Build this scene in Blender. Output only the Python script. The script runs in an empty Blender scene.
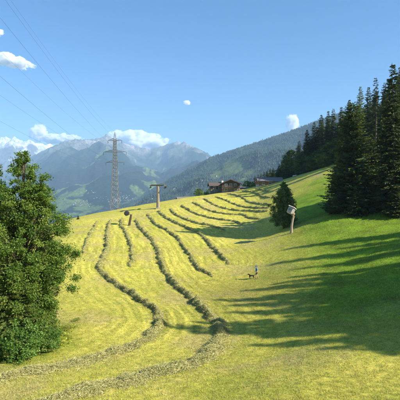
import bpy, bmesh, math, random
import numpy as np
from mathutils import Vector, Matrix

SC = bpy.context.scene
COL = SC.collection
R = np.random.default_rng(7)
random.seed(7)

# ------------------------------------------------------------------ camera, sky, sun, exposure
CZ = 14.0                                  # eye level above the scene's zero
F = 400.0                                  # focal length in photo pixels (53 degree lens)
HOR = 195.0                                # eye-level line in the photo
cam = bpy.data.cameras.new("camera")
cam.angle = 2 * math.atan(200 / F)
cam.clip_start = 0.5
cam.clip_end = 90000
camo = bpy.data.objects.new("camera", cam)
COL.objects.link(camo)
camo.location = (0, 0, CZ)
camo.rotation_euler = (math.radians(90) - math.atan((200 - HOR) / F), 0, 0)
SC.camera = camo

SUN_EL = math.radians(35.0)
SUN_H = Vector((1.0, -0.50)).normalized()  # horizontal direction towards the sun
SUN_DIR = Vector((SUN_H.x * math.cos(SUN_EL), SUN_H.y * math.cos(SUN_EL), math.sin(SUN_EL)))
world = bpy.data.worlds.new("World")
SC.world = world
world.use_nodes = True
wn = world.node_tree
sky = wn.nodes.new("ShaderNodeTexSky")
sky.sky_type = 'NISHITA'
sky.sun_disc = False
sky.sun_elevation = SUN_EL
sky.sun_rotation = math.atan2(SUN_DIR.x, SUN_DIR.y)
sky.altitude = 900
sky.air_density = 1.0
sky.dust_density = 0.9
sky.ozone_density = 3.0
bg = wn.nodes["Background"]
bg.inputs[1].default_value = 0.070
hsv = wn.nodes.new("ShaderNodeHueSaturation")      # clear mountain air: a deeper blue than the model's default
hsv.inputs['Saturation'].default_value = 1.38
wn.links.new(sky.outputs[0], hsv.inputs['Color'])
wn.links.new(hsv.outputs[0], bg.inputs[0])

sl = bpy.data.lights.new("sun", 'SUN')
sl.energy = 5.0
sl.angle = math.radians(0.53)
sl.color = (1.0, 0.93, 0.80)
so = bpy.data.objects.new("sun", sl)
COL.objects.link(so)
so.rotation_euler = (-SUN_DIR).to_track_quat('-Z', 'Y').to_euler()
so.location = (60, -30, 80)

SC.view_settings.view_transform = 'Standard'
SC.view_settings.look = 'None'
SC.view_settings.gamma = 1.0
SC.view_settings.use_curve_mapping = False
SC.view_settings.exposure = 1.25
SC.render.engine = 'CYCLES'
cy = SC.cycles
cy.use_denoising = True
try:
    cy.denoiser = 'OPENIMAGEDENOISE'
    cy.denoising_prefilter = 'ACCURATE'
except Exception:
    pass
cy.max_bounces = 10
cy.diffuse_bounces = 3
cy.glossy_bounces = 2
cy.transmission_bounces = 4
cy.volume_bounces = 9
cy.transparent_max_bounces = 8
cy.use_adaptive_sampling = True
cy.adaptive_threshold = 0.02
cy.caustics_reflective = False
cy.caustics_refractive = False

# ------------------------------------------------------------------ helpers
def tag(o, label=None, cat=None, group=None, kind=None):
    if label: o['label'] = label
    if cat: o['category'] = cat
    if group: o['group'] = group
    if kind: o['kind'] = kind
    return o

def link(o, parent=None):
    COL.objects.link(o)
    if parent is not None: o.parent = parent
    return o

def empty(name, loc=(0, 0, 0), rz=0.0, scale=1.0):
    o = bpy.data.objects.new(name, None)
    o.empty_display_size = 0.3
    COL.objects.link(o)
    o.location = loc
    o.rotation_euler = (0, 0, rz)
    o.scale = (scale,) * 3
    return o

def np_mesh(name, V, faces, mats=(), fattr=None, vcol=None, smooth=False, mat_idx=None):
    """faces: list of (n,k) int arrays"""
    me = bpy.data.meshes.new(name)
    V = np.asarray(V, dtype=np.float32)
    if isinstance(faces, np.ndarray): faces = [faces]
    faces = [np.asarray(f, dtype=np.int32) for f in faces if len(f)]
    nl = sum(f.size for f in faces); nf = sum(len(f) for f in faces)
    me.vertices.add(len(V)); me.vertices.foreach_set("co", V.ravel())
    me.loops.add(nl); me.polygons.add(nf)
    me.loops.foreach_set("vertex_index", np.concatenate([f.ravel() for f in faces]))
    tot = np.concatenate([np.full(len(f), f.shape[1], np.int32) for f in faces])
    st = np.concatenate([[0], np.cumsum(tot)[:-1]]).astype(np.int32)
    me.polygons.foreach_set("loop_start", st)
    me.polygons.foreach_set("loop_total", tot)
    if mat_idx is not None: me.polygons.foreach_set("material_index", np.asarray(mat_idx, np.int32))
    if smooth: me.polygons.foreach_set("use_smooth", np.ones(nf, bool))
    if fattr is not None:
        for k, a in fattr.items():
            at = me.attributes.new(k, 'FLOAT', 'FACE')
            at.data.foreach_set("value", np.asarray(a, np.float32))
    if vcol is not None:
        for k, a in vcol.items():
            a = np.asarray(a, np.float32)
            if a.ndim == 1:
                at = me.attributes.new(k, 'FLOAT', 'POINT'); at.data.foreach_set("value", a)
            else:
                if a.shape[1] == 3: a = np.concatenate([a, np.ones((len(a), 1), np.float32)], 1)
                at = me.attributes.new(k, 'FLOAT_COLOR', 'POINT'); at.data.foreach_set("color", a.ravel())
    for m in mats: me.materials.append(m)
    me.update(calc_edges=True)
    return me

def mobj(name, me, parent=None):
    return link(bpy.data.objects.new(name, me), parent)

class MB:
    """collects boxes, prisms and tubes into one mesh"""
    def __init__(s): s.v = []; s.f = []; s.m = []
    def add(s, V, Fs, mi=0):
        o = len(s.v); s.v += [tuple(v) for v in V]
        s.f += [tuple(i + o for i in f) for f in Fs]; s.m += [mi] * len(Fs)
    def box(s, x0, x1, y0, y1, z0, z1, mi=0):
        V = [(x0,y0,z0),(x1,y0,z0),(x1,y1,z0),(x0,y1,z0),(x0,y0,z1),(x1,y0,z1),(x1,y1,z1),(x0,y1,z1)]
        s.add(V, [(0,3,2,1),(4,5,6,7),(0,1,5,4),(1,2,6,5),(2,3,7,6),(3,0,4,7)], mi)
    def tube(s, p, q, r0, r1=None, n=8, mi=0, cap=True):
        p = Vector(p); q = Vector(q); r1 = r0 if r1 is None else r1
        d = (q - p).normalized()
        a = d.cross(Vector((0,0,1))) if abs(d.z) < .95 else d.cross(Vector((1,0,0)))
        a.normalize(); b = d.cross(a)
        V = []
        for c, r in ((p, r0), (q, r1)):
            for i in range(n):
                t = 2*math.pi*i/n
                V.append(c + (a*math.cos(t) + b*math.sin(t)) * r)
        Fs = [(i, (i+1) % n, n+(i+1) % n, n+i) for i in range(n)]
        if cap: Fs += [tuple(range(n))[::-1], tuple(range(n, 2*n))]
        s.add(V, Fs, mi)
    def path(s, pts, rad, n=6, mi=0):
        """swept tube through points"""
        pts = [Vector(p) for p in pts]; o = len(s.v); V = []
        ref = Vector((0.31, 0.95, 0.1))
        for k, p in enumerate(pts):
            d = (pts[min(k+1, len(pts)-1)] - pts[max(k-1, 0)]).normalized()
            a = d.cross(ref)
            if a.length < .05: a = d.cross(Vector((1,0,0)))
            a.normalize(); b = d.cross(a)
            for i in range(n):
                t = 2*math.pi*i/n
                V.append(p + (a*math.cos(t) + b*math.sin(t)) * rad[k])
        Fs = []
        for k in range(len(pts)-1):
            for i in range(n):
                Fs.append((k*n+i, k*n+(i+1) % n, (k+1)*n+(i+1) % n, (k+1)*n+i))
        Fs += [tuple(range(n))[::-1], tuple((len(pts)-1)*n+i for i in range(n))]
        s.add(V, Fs, mi)
    def mesh(s, name, mats, smooth=False, bevel=0.0):
        me = bpy.data.meshes.new(name)
        me.from_pydata(s.v, [], s.f)
        if not isinstance(mats, (list, tuple)): mats = [mats]
        for m in mats: me.materials.append(m)
        me.polygons.foreach_set("material_index", np.array(s.m, np.int32))
        if bevel:
            bm = bmesh.new(); bm.from_mesh(me)
            bmesh.ops.bevel(bm, geom=list(bm.edges), offset=bevel, segments=1, affect='EDGES', profile=.5)
            bm.to_mesh(me); bm.free()
        if smooth: me.polygons.foreach_set("use_smooth", np.ones(len(me.polygons), bool))
        me.update()
        return me
    def build(s, name, mats, parent=None, smooth=False, bevel=0.0):
        return mobj(name, s.mesh(name, mats, smooth, bevel), parent)

# --- numpy noise
_perm = np.random.default_rng(3).permutation(512)
_grad = np.stack([np.cos(np.arange(512)*2.399), np.sin(np.arange(512)*2.399)], 1)
def pnoise(x, y):
    xi = np.floor(x).astype(int); yi = np.floor(y).astype(int)
    xf = x - xi; yf = y - yi
    u = xf*xf*xf*(xf*(xf*6-15)+10); v = yf*yf*yf*(yf*(yf*6-15)+10)
    def g(ix, iy, dx, dy):
        h = _perm[(_perm[ix & 511] + iy) & 511]
        gr = _grad[h]
        return gr[..., 0]*dx + gr[..., 1]*dy
    n00 = g(xi, yi, xf, yf); n10 = g(xi+1, yi, xf-1, yf)
    n01 = g(xi, yi+1, xf, yf-1); n11 = g(xi+1, yi+1, xf-1, yf-1)
    return ((n00*(1-u)+n10*u)*(1-v) + (n01*(1-u)+n11*u)*v) * 1.5
def fbm(x, y, oct=5, gain=.5):
    s = 0; a = 1
    for k in range(oct):
        s = s + a*pnoise(x*2**k + 17.3*k, y*2**k - 9.1*k); a *= gain
    return s
def ridged(x, y, oct=5, gain=.5):
    s = 0; a = 1; w = 1
    for k in range(oct):
        n = 1 - np.abs(pnoise(x*2**k + 31.7*k, y*2**k + 5.3*k)); n = n*n*w
        s = s + a*n; w = np.clip(n*1.6, 0, 1); a *= gain
    return s
def sstep(a, b, x):
    t = np.clip((x-a)/(b-a), 0, 1); return t*t*(3-2*t)

# --- materials
def nodes(name):
    m = bpy.data.materials.new(name); m.use_nodes = True
    nt = m.node_tree; b = nt.nodes["Principled BSDF"]
    return m, nt, b
def N(nt, t, **kw):
    n = nt.nodes.new(t)
    for k, v in kw.items(): setattr(n, k, v)
    return n
def ramp(nt, stops):
    r = N(nt, 'ShaderNodeValToRGB'); cr = r.color_ramp
    while len(cr.elements) < len(stops): cr.elements.new(0.5)
    for e, (p, c) in zip(cr.elements, stops): e.position = p; e.color = (*c, 1)
    return r
def noise_node(nt, scale, detail=4, rough=.6, coord='Object', stretch=None):
    tc = N(nt, 'ShaderNodeTexCoord'); nz = N(nt, 'ShaderNodeTexNoise')
    nz.inputs['Scale'].default_value = scale; nz.inputs['Detail'].default_value = detail
    nz.inputs['Roughness'].default_value = rough
    if stretch:
        mp = N(nt, 'ShaderNodeMapping'); mp.inputs['Scale'].default_value = stretch
        nt.links.new(tc.outputs[coord], mp.inputs[0]); nt.links.new(mp.outputs[0], nz.inputs['Vector'])
    else:
        nt.links.new(tc.outputs[coord], nz.inputs['Vector'])
    return nz
def bump(nt, b, src, strength=.3, dist=.1):
    bp = N(nt, 'ShaderNodeBump'); bp.inputs['Strength'].default_value = strength
    bp.inputs['Distance'].default_value = dist
    nt.links.new(src, bp.inputs['Height']); nt.links.new(bp.outputs[0], b.inputs['Normal'])
def plain(name, c1, c2=None, scale=6.0, rough=.8, metal=0.0, bumps=.25, bdist=.02, stretch=None, spec=.3):
    m, nt, b = nodes(name)
    c2 = c2 or tuple(x*.7 for x in c1)
    nz = noise_node(nt, scale, 5, .65, stretch=stretch)
    r = ramp(nt, [(.3, c2), (.7, c1)])
    nt.links.new(nz.outputs[0], r.inputs[0]); nt.links.new(r.outputs[0], b.inputs['Base Color'])
    b.inputs['Roughness'].default_value = rough; b.inputs['Metallic'].default_value = metal
    b.inputs['Specular IOR Level'].default_value = spec
    if bumps: bump(nt, b, nz.outputs[0], bumps, bdist)
    return m
def leafmat(name, stops, transl=.35, rough=.55, objvar=.25):
    """colour picked per leaf by the 'tint' face value, slight change from tree to tree"""
    m, nt, b = nodes(name)
    at = N(nt, 'ShaderNodeAttribute', attribute_name='tint')
    r = ramp(nt, stops); nt.links.new(at.outputs['Fac'], r.inputs[0])
    oi = N(nt, 'ShaderNodeObjectInfo')
    mr = N(nt, 'ShaderNodeMapRange'); mr.inputs[3].default_value = 1-objvar; mr.inputs[4].default_value = 1+objvar
    nt.links.new(oi.outputs['Random'], mr.inputs[0])
    hs = N(nt, 'ShaderNodeHueSaturation'); nt.links.new(r.outputs[0], hs.inputs['Color'])
    nt.links.new(mr.outputs[0], hs.inputs['Value'])
    b.inputs['Roughness'].default_value = rough; b.inputs['Specular IOR Level'].default_value = .25
    nt.links.new(hs.outputs[0], b.inputs['Base Color'])
    if transl > 0:
        tr = N(nt, 'ShaderNodeBsdfTranslucent'); mx = N(nt, 'ShaderNodeMixShader')
        mx.inputs[0].default_value = transl
        g = N(nt, 'ShaderNodeMix', data_type='RGBA', blend_type='MULTIPLY'); g.inputs[0].default_value = 1
        nt.links.new(hs.outputs[0], g.inputs[6]); g.inputs[7].default_value = (1.3, 1.25, .7, 1)
        nt.links.new(g.outputs[2], tr.inputs[0])
        nt.links.new(b.outputs[0], mx.inputs[1]); nt.links.new(tr.outputs[0], mx.inputs[2])
        nt.links.new(mx.outputs[0], nt.nodes['Material Output'].inputs[0])
    return m

M = {}
M['bark'] = plain('bark', (.16,.12,.085), (.06,.045,.035), 5, .95, bumps=.6, bdist=.04, stretch=(3,3,.6))
M['wood_dark'] = plain('weathered_timber', (.115,.075,.05), (.055,.038,.028), 4, .8, stretch=(1,1,8))
M['wood_warm'] = plain('larch_timber', (.38,.19,.075), (.22,.11,.05), 4, .75, stretch=(1,1,8))
M['plaster'] = plain('plaster', (.62,.58,.50), (.48,.44,.38), 1.5, .9)
M['tanwall'] = plain('tan_wall', (.24,.20,.16), (.15,.125,.10), 1.5, .9)
M['farwall'] = plain('far_house_wall', (.42,.40,.37), (.34,.32,.30), .1, .9, bumps=0)
M['stone'] = plain('rubble_stone', (.36,.34,.30), (.18,.17,.15), 3, .9, bumps=.6)
M['roof_grey'] = plain('grey_roof', (.23,.215,.20), (.13,.12,.115), 2.5, .8, stretch=(4,1,1))
M['roof_brown'] = plain('brown_roof', (.13,.105,.085), (.075,.06,.05), 2.5, .8)
M['glass'] = plain('window_glass', (.025,.03,.035), (.02,.024,.03), 2, .08, bumps=0, spec=.6)
M['frame_white'] = plain('white_paint', (.72,.70,.66), (.6,.58,.55), 4, .5)
M['steel'] = plain('galvanised_steel', (.24,.245,.25), (.15,.155,.16), 3, .55, .35)
M['steel_pale'] = plain('pale_painted_steel', (.46,.45,.42), (.32,.32,.30), 3, .5, .1)
M['steel_dark'] = plain('dark_rubber_and_steel', (.05,.05,.05), (.025,.025,.025), 6, .6, .1)
M['post'] = plain('weathered_post', (.42,.34,.24), (.22,.17,.12), 3, .8, stretch=(2,2,.4))
M['cable'] = plain('aluminium_cable', (.10,.105,.11), (.07,.075,.08), 1, .5, .4, bumps=0)
M['ceramic'] = plain('insulator_glass', (.10,.12,.11), (.06,.07,.065), 4, .25)

# ------------------------------------------------------------------ the lie of the land
def px(u, v, d):
    return Vector(((u-200)/F*d, d, CZ + (HOR-v)/F*d))
_ctl = []
def _c(u, *dv):
    for d, v in dv: _ctl.append(((u-200)/F*d, d, (HOR-v)/F*d))
_c(0, (20,400),(25,371),(31,347),(41,320),(60,290),(100,255))
_c(70, (22,385),(30,347),(44,300),(62,261),(85,238),(112,222))
_c(130, (21,393),(36,322),(54,281),(75,250),(100,228),(125,217),(143,210.5))
_c(200, (20,400),(24.5,370),(29,350),(37,321),(45,300),(55,281),(66,262),(82,240),(105,220),(138,204),(158,196.5))
_c(256, (54,279),(70,250),(85,235),(110,217),(140,200),(165,187.5))
_c(290, (18,400),(26,350),(38,305),(50,275),(62,252),(75,233),(95,210),(120,193),(147,181.5))
_c(330, (24,350),(36,305),(50,268),(62,241),(72,222),(90,202),(110,186),(130,171.5))
_c(400, (17,400),(23,350),(32,302),(42,268),(55,239),(66,221),(90,192),(110,170))
for p in [(0,0,-1.7),(0,-25,6),(40,-25,8),(-40,-25,0),(30,0,-2.2),(60,8,4),(-30,0,-5),(-60,40,-19),(-110,100,-34),
          (-60,90,-15),(-90,180,-35),(0,-80,16),(90,20,16),(70,55,11),(52,30,2),(36,22,-4.6),(45,55,-.5),(60,85,7),(80,100,18),
          (120,130,38),(70,140,19),(55,170,13),(90,200,30),(120,240,40),(35,200,5),(50,230,6),(150,60,40),(160,200,55),
          (18,195,1.6),(10,240,-9),(40,280,-6),(0,200,-3.5),(-10,250,-18),(-30,200,-10),(-40,260,-27),(-60,160,-13),(-80,240,-38),
          (-60,400,-85),(20,400,-55),(120,400,20),(-180,400,-120),(-200,200,-80),(-150,60,-50),(-120,-40,-20),(200,-20,60),(120,-60,38),
          (250,300,90),(-200,-100,-40),(0,-150,26),(150,-150,55),(250,100,90)]:
    _ctl.append(p)
_ctl = np.array(_ctl, float)
_S = 100.0
def _phi(r2): return .5*r2*np.log(r2 + 1e-9)
_A = _ctl[:, :2]/_S; _n = len(_A)
_K = _phi(((_A[:, None]-_A[None])**2).sum(-1)) + np.eye(_n)*1e-5
_P = np.concatenate([np.ones((_n, 1)), _A], 1)
_M = np.block([[_K, _P], [_P.T, np.zeros((3, 3))]])
_w = np.linalg.solve(_M, np.concatenate([_ctl[:, 2], [0, 0, 0]]))
def gz(x, y):
    """height of the meadow (numpy or scalars)"""
    x = np.atleast_1d(np.asarray(x, float)); y = np.atleast_1d(np.asarray(y, float))
    out = np.empty(x.size); xf = x.ravel(); yf = y.ravel()
    for s in range(0, x.size, 20000):
        q = np.stack([xf[s:s+20000], yf[s:s+20000]], 1)/_S
        out[s:s+20000] = _phi(((q[:, None]-_A[None])**2).sum(-1)) @ _w[:_n] + _w[_n] + q @ _w[_n+1:]
    r = np.hypot(xf, yf)
    und = .10*pnoise(xf/5.3, yf/5.3) + .05*pnoise(xf/1.9+7, yf/1.9)
    return (out + und*sstep(8, 20, r) + CZ).reshape(x.shape)
def gz1(x, y): return float(gz(x, y)[0])
_ds = np.concatenate([np.arange(14, 60, .12), np.arange(60, 210, .3)])
def ground(u, v):
    """where the line of sight through a photo pixel meets the meadow"""
    X = (u-200)/F*_ds; Z = CZ + (HOR-v)/F*_ds
    h = Z - gz(X, _ds); k = np.where(h < 0)[0]
    if len(k) == 0: k = [int(np.argmin(h))]
    i = k[0]
    if i > 0 and h[i] < 0:
        t = h[i-1]/(h[i-1]-h[i]); d = _ds[i-1] + t*(_ds[i]-_ds[i-1])
    else: d = _ds[i]
    x = (u-200)/F*d
    return Vector((x, d, gz1(x, d)))
def catmull(P, n=8):
    P = [np.array(p, float) for p in P]; out = []
    Q = [2*P[0]-P[1]] + P + [2*P[-1]-P[-2]]
    for i in range(1, len(Q)-2):
        for k in range(n):
            t = k/n
            out.append(.5*((2*Q[i]) + (-Q[i-1]+Q[i+1])*t + (2*Q[i-1]-5*Q[i]+4*Q[i+1]-Q[i+2])*t*t + (-Q[i-1]+3*Q[i]-3*Q[i+1]+Q[i+2])*t**3))
    out.append(P[-1]); return np.array(out)

# windrows as seen in the photo: (label, half width, points)
ROWS = [
 ("thin faint hay windrow nearest the left end of the mown crest", .30, [(98,221.5),(92,231),(86,245),(83,253)]),
 ("long hay windrow bending left in front of the big leafy tree", .52, [(110,220.5),(107.5,232),(107,245),(104,257),(98.5,267),(106,277),(117,286),(131,294),(150,307),(160,320),(155,331),(135,346),(100,357),(65,367),(30,372.5),(0,379),(-30,384)]),
 ("short hay windrow starting below the dark leaning post on the crest", .40, [(122,219),(121,226),(124,229.5),(127.5,237.5),(131,247),(132.5,257),(130.5,267)]),
 ("longest thick hay windrow crossing the meadow to the bottom edge", .58, [(136,220),(141,229),(150,238),(157.5,250),(161,262.5),(167.5,276),(180,289),(194,301),(207,312),(218,324),(219,335),(214,347),(201,361),(177,369),(150,375.5),(100,388),(62,400),(30,410)]),
 ("hay windrow left of the lift tower foot, ending in a loose pile", .42, [(147.5,214),(155,224),(170,232.5),(180,241),(190,256),(197.5,267.5),(206,273),(213,277)]),
 ("hay windrow beginning at the lift tower foot, ending left of the walker", .46, [(158,211),(170,220),(185,227.5),(200,234),(210,244),(220,255),(229.5,264.5)]),
 ("hay windrow next right of the lift tower row, ending in tree shade", .42, [(170,209),(177.5,216),(190,221),(202.5,224.5),(213,226.5),(224,230)]),
 ("hay windrow on the upper slope with its end dipping into tree shade", .42, [(181,205.5),(190,211),(202,216),(217,219.5),(232,221.5),(242,224.5)]),
 ("hay windrow curving towards the round tree just above the shaded band", .42, [(192.5,202.5),(202,207.5),(212,211.5),(227,214.5),(245,216),(260,219)]),
 ("hay windrow below the green bush at the crest, straightening to the round tree", .42, [(204,199),(211,203.5),(217.5,206.5),(235,210.5),(252,211.2),(268,211)]),
 ("hay windrow below the left chalet, running level to the round tree", .42, [(215,197),(230,202.5),(244,207),(258,208),(269,207.5)]),
 ("hay windrow starting close under the gabled chalet", .42, [(227.5,194),(242,197.5),(256,203.5),(271,205)]),
 ("hay windrow below the gap between the two chalets", .38, [(242,191),(257,194),(271,197.5)]),
 ("short uppermost hay windrow just below the long-roofed barn", .36, [(256,188.8),(263,190.2),(269,192)]),
]
ROWPTS = []
for lab, hw, pts in ROWS:
    g = [ground(u, v) for u, v in pts]
    c = catmull([(p.x, p.y) for p in g], 10)
    # resample evenly
    seg = np.hypot(*np.diff(c, axis=0).T); L = np.concatenate([[0], np.cumsum(seg)])
    n = max(6, int(L[-1]/.22)); s = np.linspace(0, L[-1], n)
    ROWPTS.append(np.stack([np.interp(s, L, c[:, 0]), np.interp(s, L, c[:, 1])], 1))

# ------------------------------------------------------------------ meadow: one sheet, fine near the eye
def ground_material():
    m, nt, b = nodes('mown_meadow')
    at = N(nt, 'ShaderNodeAttribute', attribute_name='Col')
    n4 = noise_node(nt, 2.6, 4, .6); r4 = ramp(nt, [(.34, (.70,.76,.62)), (.66, (1.22,1.19,1.14))])
    n1 = noise_node(nt, 9, 6, .7); n2 = noise_node(nt, .9, 5, .65); n3 = noise_node(nt, 38, 3, .6)
    r1 = ramp(nt, [(.30, (.50,.55,.42)), (.5, (1,1,1)), (.72, (1.36,1.32,1.2))])
    r2 = ramp(nt, [(.3, (.84,.90,.80)), (.7, (1.14,1.08,1.02))])
    r3 = ramp(nt, [(.3, (.72,.74,.7)), (.7, (1.22,1.22,1.22))])
    src = at.outputs['Color']
    for nz, r in ((n1, r1), (n2, r2), (n3, r3), (n4, r4)):
        nt.links.new(nz.outputs[0], r.inputs[0])
        mx = N(nt, 'ShaderNodeMix', data_type='RGBA', blend_type='MULTIPLY'); mx.inputs[0].default_value = 1
        nt.links.new(src, mx.inputs[6]); nt.links.new(r.outputs[0], mx.inputs[7]); src = mx.outputs[2]
    nt.links.new(src, b.inputs['Base Color'])
    b.inputs['Roughness'].default_value = .95; b.inputs['Specular IOR Level'].default_value = .1
    ad = N(nt, 'ShaderNodeMath', operation='ADD'); nt.links.new(n1.outputs[0], ad.inputs[0]); nt.links.new(n3.outputs[0], ad.inputs[1])
    bump(nt, b, ad.outputs[0], .55, .06)
    return m

ALLROW = np.concatenate(ROWPTS); ROWID = np.concatenate([np.full(len(p), i) for i, p in enumerate(ROWPTS)])
def rowdist(x, y):
    d = np.full(x.shape, 99.0)
    near = (np.hypot(x, y) < 190) & (np.abs(x) < y*.62 + 3) & (y > 14)
    idx = np.where(near)[0]; P = ALLROW[::3]
    for s in range(0, len(idx), 8000):
        k = idx[s:s+8000]
        d[k] = np.sqrt(((x[k, None]-P[None, :, 0])**2 + (y[k, None]-P[None, :, 1])**2).min(1))
    return d
def meadow_colour(x, y):
    """the sward's own colour: straw-yellow where mown and dried, greener to the right and where unmown"""
    a = x/np.maximum(y, 1.0)
    d = rowdist(x, y)
    dry = np.array([.560,.480,.115]); lime = np.array([.405,.388,.068]); green = np.array([.165,.262,.022]); tan = np.array([.460,.370,.165])
    n1 = fbm(x/14, y/14, 4); n2 = fbm(x/3.2+9, y/3.2, 4)
    f = np.clip(.55 + .42*n1 + .25*n2, 0, 1)
    # mowing swaths follow the rows
    ph = d/1.25 + .55*pnoise(x/6, y/6) + .25*pnoise(x/2.1+4, y/2.1)
    sw = .5 + .5*np.cos(2*math.pi*ph)
    sw2 = .5 + .5*np.cos(2*math.pi*(d/.47 + .3*pnoise(x/3, y/3)))
    f = np.clip(f + (.62*(sw-.5) + .25*(sw2-.5))*np.exp(-d/7.0)*sstep(18, 34, y)*(.35+.65*sstep(-.3, .4, fbm(x/9+2, y/9-6, 3))), 0, 1)
    c = lime*(1-f)[:, None] + dry*f[:, None]
    far = sstep(22, 38, y)
    am = np.exp(-d/6.0)*(.25+.75*sstep(-.35, .35, fbm(x/4-8, y/4+3, 3)))*(.25+.75*far)
    c = c*(1 + (.52*(sw-.5) + .42*(sw2-.5))*am)[:, None]
    t = sstep(.1, .75, fbm(x/7-3, y/7+5, 4) + .15*sw)
    c = c*(1-.75*t)[:, None] + tan*(.75*t)[:, None]
    # right-hand slope: not yet mown, lusher
    g = sstep(.13, .34, a + .07*n1 - .0006*np.maximum(0, y-60))*sstep(20, 36, y + 2*n1)*(1-sstep(120, 133, y))
    g = np.maximum(g*.92, sstep(.19, .25, a + .02*n1)*sstep(76, 82, y)*(1-sstep(108, 120, y+3*n1))*.97)
    c = c*(1-g)[:, None] + (green*(1+.35*n2)[:, None]*np.array([1.0, 1, 1]))*g[:, None]
    # rough unmown strip under the left trees
    u = .8*sstep(5.6, 2.2, np.hypot((x+13.8)/1.0, (y-31)/1.5) + .8*n2); c = c*(1-u)[:, None] + np.array([.20,.245,.03])*u[:, None]
    # broad soft patch of duller green-brown in the hollow on the right of the walker
    h = np.exp(-(((x-5)/8)**2 + ((y-48)/10)**2))*.55; c = c*(1-h)[:, None] + np.array([.23,.205,.05])*h[:, None]
    return np.clip(c, .005, 1)

az = np.concatenate([np.radians(np.arange(-180, -44, 4.0)), np.radians(np.linspace(-44, 44, 420)), np.radians(np.arange(48, 180, 4.0))])
rr = np.concatenate([[0.0], np.geomspace(2.0, 460, 380)])
AZ, RR = np.meshgrid(az, rr)
gx = (RR*np.sin(AZ)).ravel(); gy = (RR*np.cos(AZ)).ravel()
gzv = gz(gx, gy)
na, nr = len(az), len(rr)
ii, jj = np.meshgrid(np.arange(nr-1), np.arange(na), indexing='ij')
q = np.stack([ii*na+jj, ii*na+(jj+1) % na, (ii+1)*na+(jj+1) % na, (ii+1)*na+jj], -1).reshape(-1, 4)[:, ::-1]
me = np_mesh('meadow', np.stack([gx, gy, gzv], 1), q, [ground_material()], vcol={'Col': meadow_colour(gx, gy)}, smooth=True)
tag(mobj('meadow', me), kind='structure')

# ------------------------------------------------------------------ far land: valley floor, wooded spur, mountains
def land_material(name, kind):
    m, nt, b = nodes(name)
    at = N(nt, 'ShaderNodeAttribute', attribute_name='Col')
    s1, s2 = {'massif': (.006, .03), 'spur': (.012, .06), 'valley': (.01, .05), 'snow': (.003, .015)}[kind]
    n1 = noise_node(nt, s1, 6, .75); n2 = noise_node(nt, s2, 6, .8)
    src = at.outputs['Color']
    for nz, lo, hi in ((n1, .6, 1.4), (n2, .42, 1.6)):
        r = ramp(nt, [(.3, (lo,)*3), (.7, (hi,)*3)]); nt.links.new(nz.outputs[0], r.inputs[0])
        mx = N(nt, 'ShaderNodeMix', data_type='RGBA', blend_type='MULTIPLY'); mx.inputs[0].default_value = 1
        nt.links.new(src, mx.inputs[6]); nt.links.new(r.outputs[0], mx.inputs[7]); src = mx.outputs[2]
    nt.links.new(src, b.inputs['Base Color'])
    b.inputs['Roughness'].default_value = 1; b.inputs['Specular IOR Level'].default_value = .05
    bump(nt, b, n2.outputs[0], 1.0, {'massif': 34, 'snow': 60}.get(kind, 12))
    return m

class Range:
    """a mountain range as a height field on (bearing, depth); its skyline follows the photo's"""
    def __init__(s, prof, y0, yr, y1, zv, back, nu, ny, amp, wl, umin=-500, umax=900, power=1.15, fine=0.0):
        s.u = np.concatenate([np.linspace(umin, -30, 60)[:-1], np.linspace(-30, 345, nu), np.linspace(345, umax, 70)[1:]])
        s.a = (s.u-200)/F
        s.Y = np.concatenate([np.linspace(y0, yr, int(ny*.75)), np.linspace(yr, y1, ny-int(ny*.75)+1)[1:]])
        P = np.array(prof, float); tgt = (HOR - np.interp(s.u, P[:, 0], P[:, 1]))/F
        A, Y = np.meshgrid(s.a, s.Y, indexing='ij'); X = A*Y
        t = (Y-y0)/(yr-y0)
        rise = np.where(t < 1, np.clip(t, 0, 1)**power, 1 - back*np.clip((Y-yr)/(y1-yr), 0, 1)**1.3)
        z = zv + (tgt[:, None]*yr - zv)*rise
        w = np.clip(t, 0, 1)**.7*np.clip(1.6-t, .2, 1)
        z = z + amp*w*(ridged(X/wl+3, Y/wl*.8, 6)-1.0) + amp*.35*w*fbm(X/(wl*.33), Y/(wl*.33), 5)
        for _ in range(3):
            e = z/Y; k = np.argmax(e, 1); i = np.arange(len(k))
            sc = (tgt*s.Y[k]-zv)/np.maximum(z[i, k]-zv, 1.0)
            sc = np.clip(sc, .2, 4); ker = np.exp(-np.linspace(-2, 2, 25)**2); ker /= ker.sum()
            sc = np.convolve(np.pad(sc, 12, 'edge'), ker, 'valid')
            z = zv + (z-zv)*sc[:, None]
        if fine: z = z + fine*w*fbm(X/60, Y/60, 3)
        s.X, s.Yg, s.Z = X, Y, z
        s.ny = len(s.Y); s.nu = len(s.u)
        gzx = np.gradient(z, axis=1)/np.gradient(Y, axis=1); s.slope = np.abs(gzx)
        gza = np.gradient(z, axis=0)/np.maximum(np.abs(np.gradient(X, axis=0)), 1e-3); s.slope = np.hypot(gzx, gza)
    def mesh(s, name, col, mat):
        i, j = np.meshgrid(np.arange(s.nu-1), np.arange(s.ny-1), indexing='ij')
        q = np.stack([i*s.ny+j, (i+1)*s.ny+j, (i+1)*s.ny+j+1, i*s.ny+j+1], -1).reshape(-1, 4)
        V = np.stack([s.X.ravel(), s.Yg.ravel(), s.Z.ravel()+CZ], 1)
        o = mobj(name, np_mesh(name, V, q, [mat], vcol={'Col': col.reshape(-1, 3)}, smooth=True))
        return tag(o, kind='structure')
    def hit(s, u, v):
        """first surface point of this range on the line of sight"""
        i = int(np.argmin(np.abs(s.u-u))); e = s.Z[i]/s.Y; tg = (HOR-v)/F
        k = np.where(e >= tg)[0]
        if len(k) == 0: return None
        j = k[0]; y = s.Y[j]
        if j > 0:
            f = (tg-e[j-1])/(e[j]-e[j-1]); y = s.Y[j-1] + f*(s.Y[j]-s.Y[j-1])
        return Vector(((u-200)/F*y, y, CZ + tg*y))

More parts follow.
